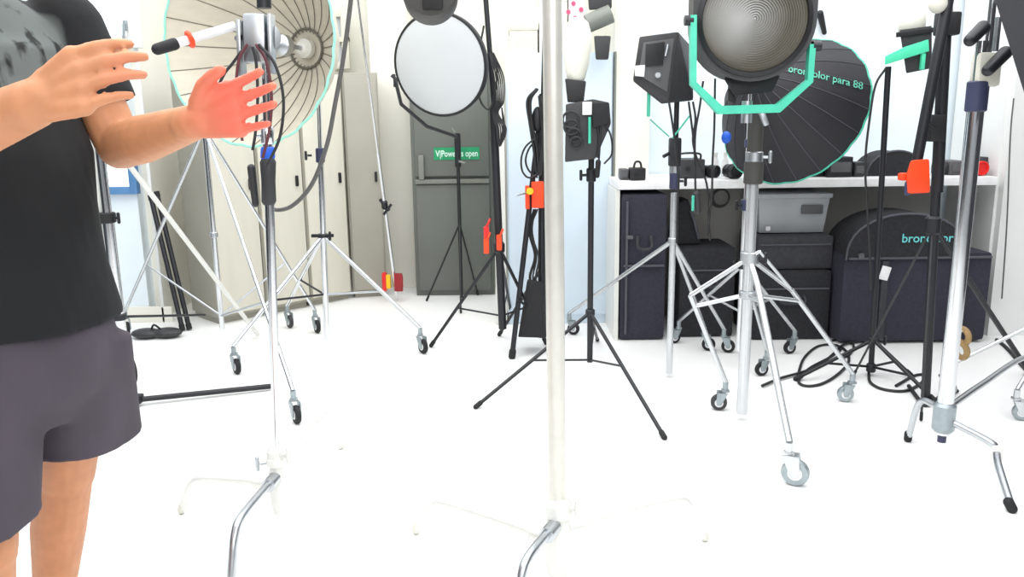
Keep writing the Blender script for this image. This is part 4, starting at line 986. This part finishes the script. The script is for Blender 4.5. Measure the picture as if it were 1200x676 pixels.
# pale wheeled stand at the right edge
pe = F(1236, 470); pe.z = 0
t = thing('wheeled_light_stand', 'pale wheeled stand leg entering at the right edge', 'light stand', (pe.x, pe.y, 0))
pole(t, pe, .1, 1.9, .016, pale)
for ft in (F(1196, 492), F(1110, 464), pe+V((.35, .2, 0))):
    tp_ = caster(t, ft, .036, V((1, -.3, 0)), fm=pale, wm=steelc); leg(t, (pe.x, pe.y, .42), tp_, .009, pale, False)

# softbox top right
t = thing('softbox', 'black softbox whose edge slants across the top right corner', 'softbox', P(1290, 40, 2.4))
sq = [(1153, -40), (1212, 148), (1420, 130), (1400, -120)]
back = [P(x, y, 2.35) for x, y in sq]; cen = sum(back, V())/4
fr = [P(x, y, 2.75) for x, y in ((1250, 0), (1270, 60), (1330, 55), (1320, -20))]
b = MB(); b.hull(back+fr, .003); b.build('shell', mat('black_softbox_cloth', (50, 50, 55), .8, 0, .08, 12), t)
b = MB()
for i in range(4): b.tube([back[i], fr[i]], .005, smooth=False)
b.build('rods', black, t)
b = MB(); cf = sum(fr, V())/4; b.cyl(cf, cf+V((.02, .1, 0)), .06); b.build('speed_ring', blackc, t)
b = MB(); b.cyl(cf+V((0, .08, 0)), (pr_.x+.03, Yr+.0, zat(pr_.x, Yr, -25)), .012); b.build('mount_arm', black, t)

# floor cables
def fp(x, y, z=.007): return F(x, y, z)
mono([fp(*p) for p in ((935, 440), (942, 420), (958, 406), (978, 404), (992, 412), (994, 425), (980, 440), (962, 450), (944, 452), (936, 446), (948, 432), (970, 420), (985, 410))], .007, cable_m, 'floor_cable', 'black cable coiled on the floor left of the mint lamp stand')
mono([fp(*p, .012) for p in ((893, 452), (915, 443), (940, 436), (960, 428), (975, 416), (988, 404), (1005, 400))], .007, cable_m, 'floor_cable', 'black cable running diagonally across the floor under the coil')
mono([fp(*p) for p in ((1018, 436), (1020, 448), (1035, 456), (1060, 458), (1078, 450), (1085, 440), (1072, 440), (1050, 452))], .007, cable_m, 'floor_cable', 'black cable looped around the foot of the mint lamp stand')
mono([fp(*p, .01) for p in ((1065, 452), (1075, 466), (1082, 474), (1092, 472), (1106, 462), (1122, 458))], .009, cable_m, 'floor_cable', 'thick black cable end by the foot of the right chrome C-stand')
mono([fp(*p) for p in ((970, 400), (985, 398), (1000, 404), (996, 415), (985, 420))], .006, cable_m, 'floor_cable', 'small black cable kink near the front of the arched bag')
mono([P(1004, 395, 4.2)*1.0 if False else fp(*p, .006) for p in ((1168, 398), (1180, 408), (1195, 425), (1215, 448))], .010, cable_m, 'floor_cable', 'black cable crossing the floor at the right edge')
mono([P(x, y, 4.4) for x, y in ((1188, 115), (1184, 160), (1180, 260), (1174, 350))], .004, cableg_m, 'wall_cable', 'thin dark cable down the edge of the right wall')

# ------------------------------------------------------------------ the person
SK = MB()
O = V((-.935, 1.50, 0)); s = V((.66, .75, 0)).normalized(); n_ = V((s.y, -s.x, 0))
def B(a, f, z): return O+s*a+n_*f+V((0, 0, z))
Lsh = P(74, 30, 1.60); Rsh = V((-1.13, 1.31, Lsh.z))
nb = (Lsh+Rsh)/2; zsh = Lsh.z
Lel = P(141, 172, 1.60); Lwr = P(228, 143, 1.36)
Rel = P(-128, 196, 1.2); Rwr = P(38, 122, 1.06)
M3 = Matrix((s, -n_, V((0, 0, 1)))).transposed()
def ell(mb, c, rx, ry, rz): mb.ball(c, 1, (rx, ry, rz), M3, 24)
# trunk
ell(SK, B(0, 0, .94), .14, .105, .13); ell(SK, B(0, .01, 1.12), .15, .11, .15)
ell(SK, nb+V((0, 0, -.18))+n_*.01, .165, .12, .2); ell(SK, nb+V((0, 0, -.06)), .17, .09, .08)
SK.capsule(nb+V((0, 0, -.03)), nb+V((0, 0, .10))+n_*.02, .062, .056)
hc_ = nb+V((0, 0, .22))+n_*.035
# head: skull, jaw, nose, ears
ell(SK, hc_, .075, .092, .105); ell(SK, hc_+n_*.03+V((0, 0, -.055)), .055, .06, .065); ell(SK, hc_+n_*.072+V((0, 0, -.09)), .025, .02, .02)
SK.capsule(hc_+n_*.085+V((0, 0, .015)), hc_+n_*.108+V((0, 0, -.025)), .009, .014)
for sg in (-1, 1):
    ell(SK, hc_+s*sg*.078+V((0, 0, -.01)), .012, .02, .032)
    ell(SK, hc_+s*sg*.03+n_*.083+V((0, 0, .03)), .022, .012, .01)
ell(SK, hc_+n_*.088+V((0, 0, -.057)), .026, .012, .008)
# arms
SK.capsule(Lsh, Lel, .052, .043); SK.capsule(Lel, Lel.lerp(Lwr, .35), .043, .044); SK.capsule(Lel.lerp(Lwr, .35), Lwr, .044, .029)
SK.capsule(Rsh, Rel, .052, .043); SK.capsule(Rel, Rel.lerp(Rwr, .35), .043, .044); SK.capsule(Rel.lerp(Rwr, .35), Rwr, .044, .031)
def hand(mb, wr, fwd, across, L=.185, curl=.25, spread=.10, thumb=1, tc_=.5, ta=.62):
    fwd = fwd.normalized(); across = (across-fwd*across.dot(fwd)).normalized(); pn = fwd.cross(across)*thumb   # palm side
    mb.capsule(wr-fwd*.02, wr+fwd*.02, .027, .027)
    W = .034
    for i in range(4):
        a = (1.5-i)/1.5
        k0 = wr+fwd*(L*.50-.006*abs(i-1.2))+across*W*a
        mb.capsule(wr+fwd*.018+across*W*.45*a, k0, .0165, .0125)
        ln = [.42, .47, .44, .34][i]*L; segs = [.45, .3, .25]; p = k0; ang = curl*.5
        fd = (fwd+across*spread*a).normalized()
        rr_ = [.0092, .0092, .0089, .008][i]
        for q, sg in enumerate(segs):
            dd = (fd*math.cos(ang)+pn*math.sin(ang)).normalized(); e = p+dd*ln*sg
            mb.capsule(p, e, rr_*(1-.08*q), rr_*(1-.08*(q+1)), 12); p = e; ang += curl
    # thumb leaves the side near the wrist
    b0 = wr+fwd*.028+across*.024+pn*.006; b1 = b0+(fwd*.7+across*ta+pn*tc_*.5).normalized()*.045; b2 = b1+(fwd*.9+across*ta*.55+pn*tc_*.4).normalized()*.032; b3 = b2+(fwd*.95+across*.12+pn*tc_*.3).normalized()*.026
    mb.capsule(b0, b1, .0165, .0125); mb.capsule(b1, b2, .0118, .0108); mb.capsule(b2, b3, .0105, .009)
hand(SK, Lwr, P(322, 112, 1.28)-Lwr, V((-.1, -.1, 1)), .205, .12, .05, 1, ta=.42)
hand(SK, Rwr, P(140, 70, 1.03)-Rwr, V((.3, .1, 1)), .172, .4, -.03, -1, ta=.12)
# legs
Lh, Rh = B(.085, 0, .83), B(-.085, 0, .83)
Lk, Rk = V((-.985, 1.66, .50)), V((-.995, 1.38, .47)); La, Ra = V((-1.10, 1.72, .09)), V((-1.03, 1.36, .09))
for h, k, a in ((Lh, Lk, La), (Rh, Rk, Ra)):
    SK.capsule(h, k, .082, .06); SK.capsule(k, k.lerp(a, .35)-n_*.012, .056, .058); SK.capsule(k.lerp(a, .35)-n_*.012, a, .058, .037)
    SK.capsule(a+V((0, 0, -.03)), a+n_*.13+V((0, 0, -.055)), .036, .03)
pt_ = thing('person', 'person in a black t-shirt with grey print and charcoal shorts, both hands raised mid-gesture', 'person', (O.x, O.y, 0))
body = SK.build('body', skin, pt_, remesh=.004, smooth_it=4)
# flushed hands through the body material
nt = skin.node_tree; bs = nt.nodes['Principled BSDF']; src = bs.inputs['Base Color'].links[0].from_socket
bs.inputs['Subsurface Weight'].default_value = .08
tcn = nt.nodes.new('ShaderNodeTexCoord'); mx = nt.nodes.new('ShaderNodeMix'); mx.data_type = 'RGBA'
def sphere_mask(c, r0, r1):
    sb = nt.nodes.new('ShaderNodeVectorMath'); sb.operation = 'DISTANCE'; nt.links.new(tcn.outputs['Object'], sb.inputs[0]); sb.inputs[1].default_value = c
    mr = nt.nodes.new('ShaderNodeMapRange'); mr.inputs['From Min'].default_value = r0; mr.inputs['From Max'].default_value = r1; mr.inputs['To Min'].default_value = 1; mr.inputs['To Max'].default_value = 0
    nt.links.new(sb.outputs['Value'], mr.inputs['Value']); return mr.outputs[0]
org = V(pt_['_o'])
m1 = sphere_mask(P(295, 125, 1.3)-org, .05, .15); m2 = sphere_mask(P(160, 72, .99)-org, .01, .085)
ad = nt.nodes.new('ShaderNodeMath'); ad.operation = 'MAXIMUM'; nt.links.new(m1, ad.inputs[0]); nt.links.new(m2, ad.inputs[1])
nt.links.new(ad.outputs[0], mx.inputs['Factor']); nt.links.new(src, mx.inputs[6]); mx.inputs[7].default_value = lin((232, 118, 96)); nt.links.new(mx.outputs[2], bs.inputs['Base Color'])
# nails
b = MB()
for sg in (-1, 1):
    e = hc_+s*sg*.03+n_*.086+V((0, 0, .012)); b.ball(e, .011)
b.build('eyes', eye_m, pt_)
b = MB()
for sg in (-1, 1):
    e = hc_+s*sg*.03+n_*.095+V((0, 0, .012)); b.ball(e, .005)
b.build('irises', iris_m, pt_)
b = MB(); ell(b, hc_-n_*.012+V((0, 0, .028)), .083, .097, .095); hb = b
bmesh.ops.bisect_plane(hb.bm, geom=hb.bm.verts[:]+hb.bm.edges[:]+hb.bm.faces[:], plane_co=hc_+n_*.045+V((0, 0, .03)), plane_no=(n_*.8+V((0, 0, -.75))), clear_outer=True)
hb.build('hair', hair_m, pt_)
# t-shirt
sh = MB()
def loft(mb, secs, nseg=40, cap=True):
    rings = []
    for c, rx, ry, ph in secs:
        ring = []
        for i in range(nseg):
            a = 2*math.pi*i/nseg; w = 1+.025*math.sin(5*a+ph*7)+.015*math.sin(9*a+ph*11)
            ring.append(V(c)+s*math.cos(a)*rx*w+n_*math.sin(a)*ry*w)
        rings.append(ring)
    mb.ringloft(rings, cap=cap)
zz = zsh
def mid(z, f=0): 
    u = (z-.9)/(zsh-.9); c = V((O.x, O.y, 0)).lerp(V((nb.x, nb.y, 0)), u)+n_*f; return V((c.x, c.y, z))
loft(sh, [(mid(.875), .174, .148, 0), (mid(.89), .175, .149, .05), (mid(1.0, .01), .172, .145, .3), (mid(1.1, .015), .178, .152, .6), (mid(1.2, .02), .186, .156, .9), (mid(1.3, .012), .188, .148, 1.2), (mid(1.38, .01), .192, .142, 1.5), (mid(zsh-.03, .004), .20, .122, 1.6), (mid(zsh+.02), .17, .10, 1.7), (mid(zsh+.055), .115, .082, 1.8), (mid(zsh+.075), .078, .07, 1.9)])
for S_, E_ in ((Lsh, Lel), (Rsh, Rel)):
    e = S_.lerp(E_, .66); sh.ball(S_+V((0, 0, -.004)), .071, n=20); sh.cyl(S_, e, .071, .067, 24)
shirt_m = bpy.data.materials.new('black_printed_cotton'); shirt_m.use_nodes = True; nt = shirt_m.node_tree; bs = nt.nodes['Principled BSDF']
tcn = nt.nodes.new('ShaderNodeTexCoord')
def mask2(c, nrm_, r0, r1):
    mr = sphere_mask(c, r0, r1); return mr
cp = P(14, 18, 1.37)-org
m1 = sphere_mask(cp, .160, .168)
mp = nt.nodes.new('ShaderNodeMapping'); mp.inputs['Rotation'].default_value = (0, .5, 0); mp.inputs['Scale'].default_value = (20, 20, 7)
nt.links.new(tcn.outputs['Object'], mp.inputs[0])
nz = nt.nodes.new('ShaderNodeTexNoise'); nz.inputs['Scale'].default_value = 1.6; nz.inputs['Detail'].default_value = 3; nt.links.new(mp.outputs[0], nz.inputs['Vector'])
cr = nt.nodes.new('ShaderNodeValToRGB'); cr.color_ramp.elements[0].position = .36; cr.color_ramp.elements[0].color = lin((30, 32, 32)); cr.color_ramp.elements[1].position = .46; cr.color_ramp.elements[1].color = lin((98, 104, 102))
nt.links.new(nz.outputs['Fac'], cr.inputs[0])
# noisy base
nz2 = nt.nodes.new('ShaderNodeTexNoise'); nz2.inputs['Scale'].default_value = 8; nt.links.new(tcn.outputs['Object'], nz2.inputs['Vector'])
cr2 = nt.nodes.new('ShaderNodeValToRGB'); cr2.color_ramp.elements[0].color = lin((12, 13, 15)); cr2.color_ramp.elements[1].color = lin((20, 22, 25)); nt.links.new(nz2.outputs['Fac'], cr2.inputs[0])
mx = nt.nodes.new('ShaderNodeMix'); mx.data_type = 'RGBA'; nt.links.new(m1, mx.inputs['Factor']); nt.links.new(cr2.outputs[0], mx.inputs[6]); nt.links.new(cr.outputs[0], mx.inputs[7]); nt.links.new(mx.outputs[2], bs.inputs['Base Color'])
bs.inputs['Roughness'].default_value = .9
bp = nt.nodes.new('ShaderNodeBump'); bp.inputs['Strength'].default_value = .5; bp.inputs['Distance'].default_value = .02; nt.links.new(nz2.outputs['Fac'], bp.inputs['Height']); nt.links.new(bp.outputs[0], bs.inputs['Normal'])
sh.build('t_shirt', shirt_m, pt_, remesh=.007, smooth_it=3)
# shorts
so = MB()
loft(so, [(B(0, 0, .68), .10, .07, 0), (B(0, 0, .75), .155, .12, .1), (B(0, 0, .83), .170, .136, .3), (B(0, 0, .92), .155, .13, .5)])
def tubeleg(mb, secs, nseg=28):
    rings = []
    for c, r, ph in secs:
        rings.append([V(c)+s*math.cos(a)*r*(1+.05*math.sin(4*a+ph))+n_*math.sin(a)*r*(1+.05*math.sin(4*a+ph)) for a in [2*math.pi*i/nseg for i in range(nseg)]])
    mb.ringloft(rings)
Lm = V((-.93, 1.63, .585)); Rm = V((-1.005, 1.375, .525))
tubeleg(so, [(Lh, .104, 0), (Lh.lerp(Lm, .5), .112, .6), (Lm+V((0, 0, .02)), .121, .9), (Lm, .122, .95)])
tubeleg(so, [(Rh, .106, 0), (Rh.lerp(Rm, .5), .112, .6), (Rm+V((0, 0, .02)), .114, 1.4), (Rm, .115, 1.5)])
so.build('shorts', shorts_m, pt_, remesh=.007, smooth_it=8)
for a in (La, Ra):
    b = MB(); b.capsule(a+V((0, 0, -.025))-n_*.02, a+n_*.15+V((0, 0, -.045)), .047, .038); b.capsule(a+V((0, 0, .0)), a+V((0, 0, -.03)), .046, .046); sh_ = b.build('shoe', shoe_m, pt_, remesh=.006, smooth_it=3)
    b = MB(); b.hull([a+n_*f+s*w+V((0, 0, z-a.z)) for f in (-.07, .19) for w in (-.035, .035) for z in (0.0, .03)]+[a+n_*.08+s*w+V((0, 0, z-a.z)) for w in (-.047, .047) for z in (0, .03)], .008); b.build('sole', sole_m, sh_)

# ------------------------------------------------------------------ light
wd = bpy.data.worlds.new('world'); scn.world = wd; wd.use_nodes = True
bg = wd.node_tree.nodes['Background']; bg.inputs[0].default_value = (.94, .97, 1, 1); bg.inputs[1].default_value = 1.22
def area(name, loc, rot, sx_, sy_, e, c=(1, 1, 1)):
    l = bpy.data.lights.new(name, 'AREA'); l.shape = 'RECTANGLE'; l.size = sx_; l.size_y = sy_; l.energy = e; l.color = c
    o = bpy.data.objects.new(name, l); col.objects.link(o); o.location = loc; o.rotation_euler = rot; return o
area('ceiling_softlight', (0, 2.6, 3.2), (0, 0, 0), 5, 4, 172)
area('front_softlight', (.5, -1.6, 2.4), (math.radians(62), 0, 0), 3.5, 1.6, 60)
area('far_fill_light', (-.6, 5.4, 2.9), (0, 0, 0), 1.6, .8, 13)  # added fill that brightens the dim back-left pier, no actual lamp there
for o in bpy.data.objects:
    if '_o' in o: del o['_o']
    if '_k' in o: del o['_k']
scn.view_settings.view_transform = 'Standard'; scn.view_settings.look = 'None'; scn.view_settings.exposure = 0; scn.view_settings.gamma = 1
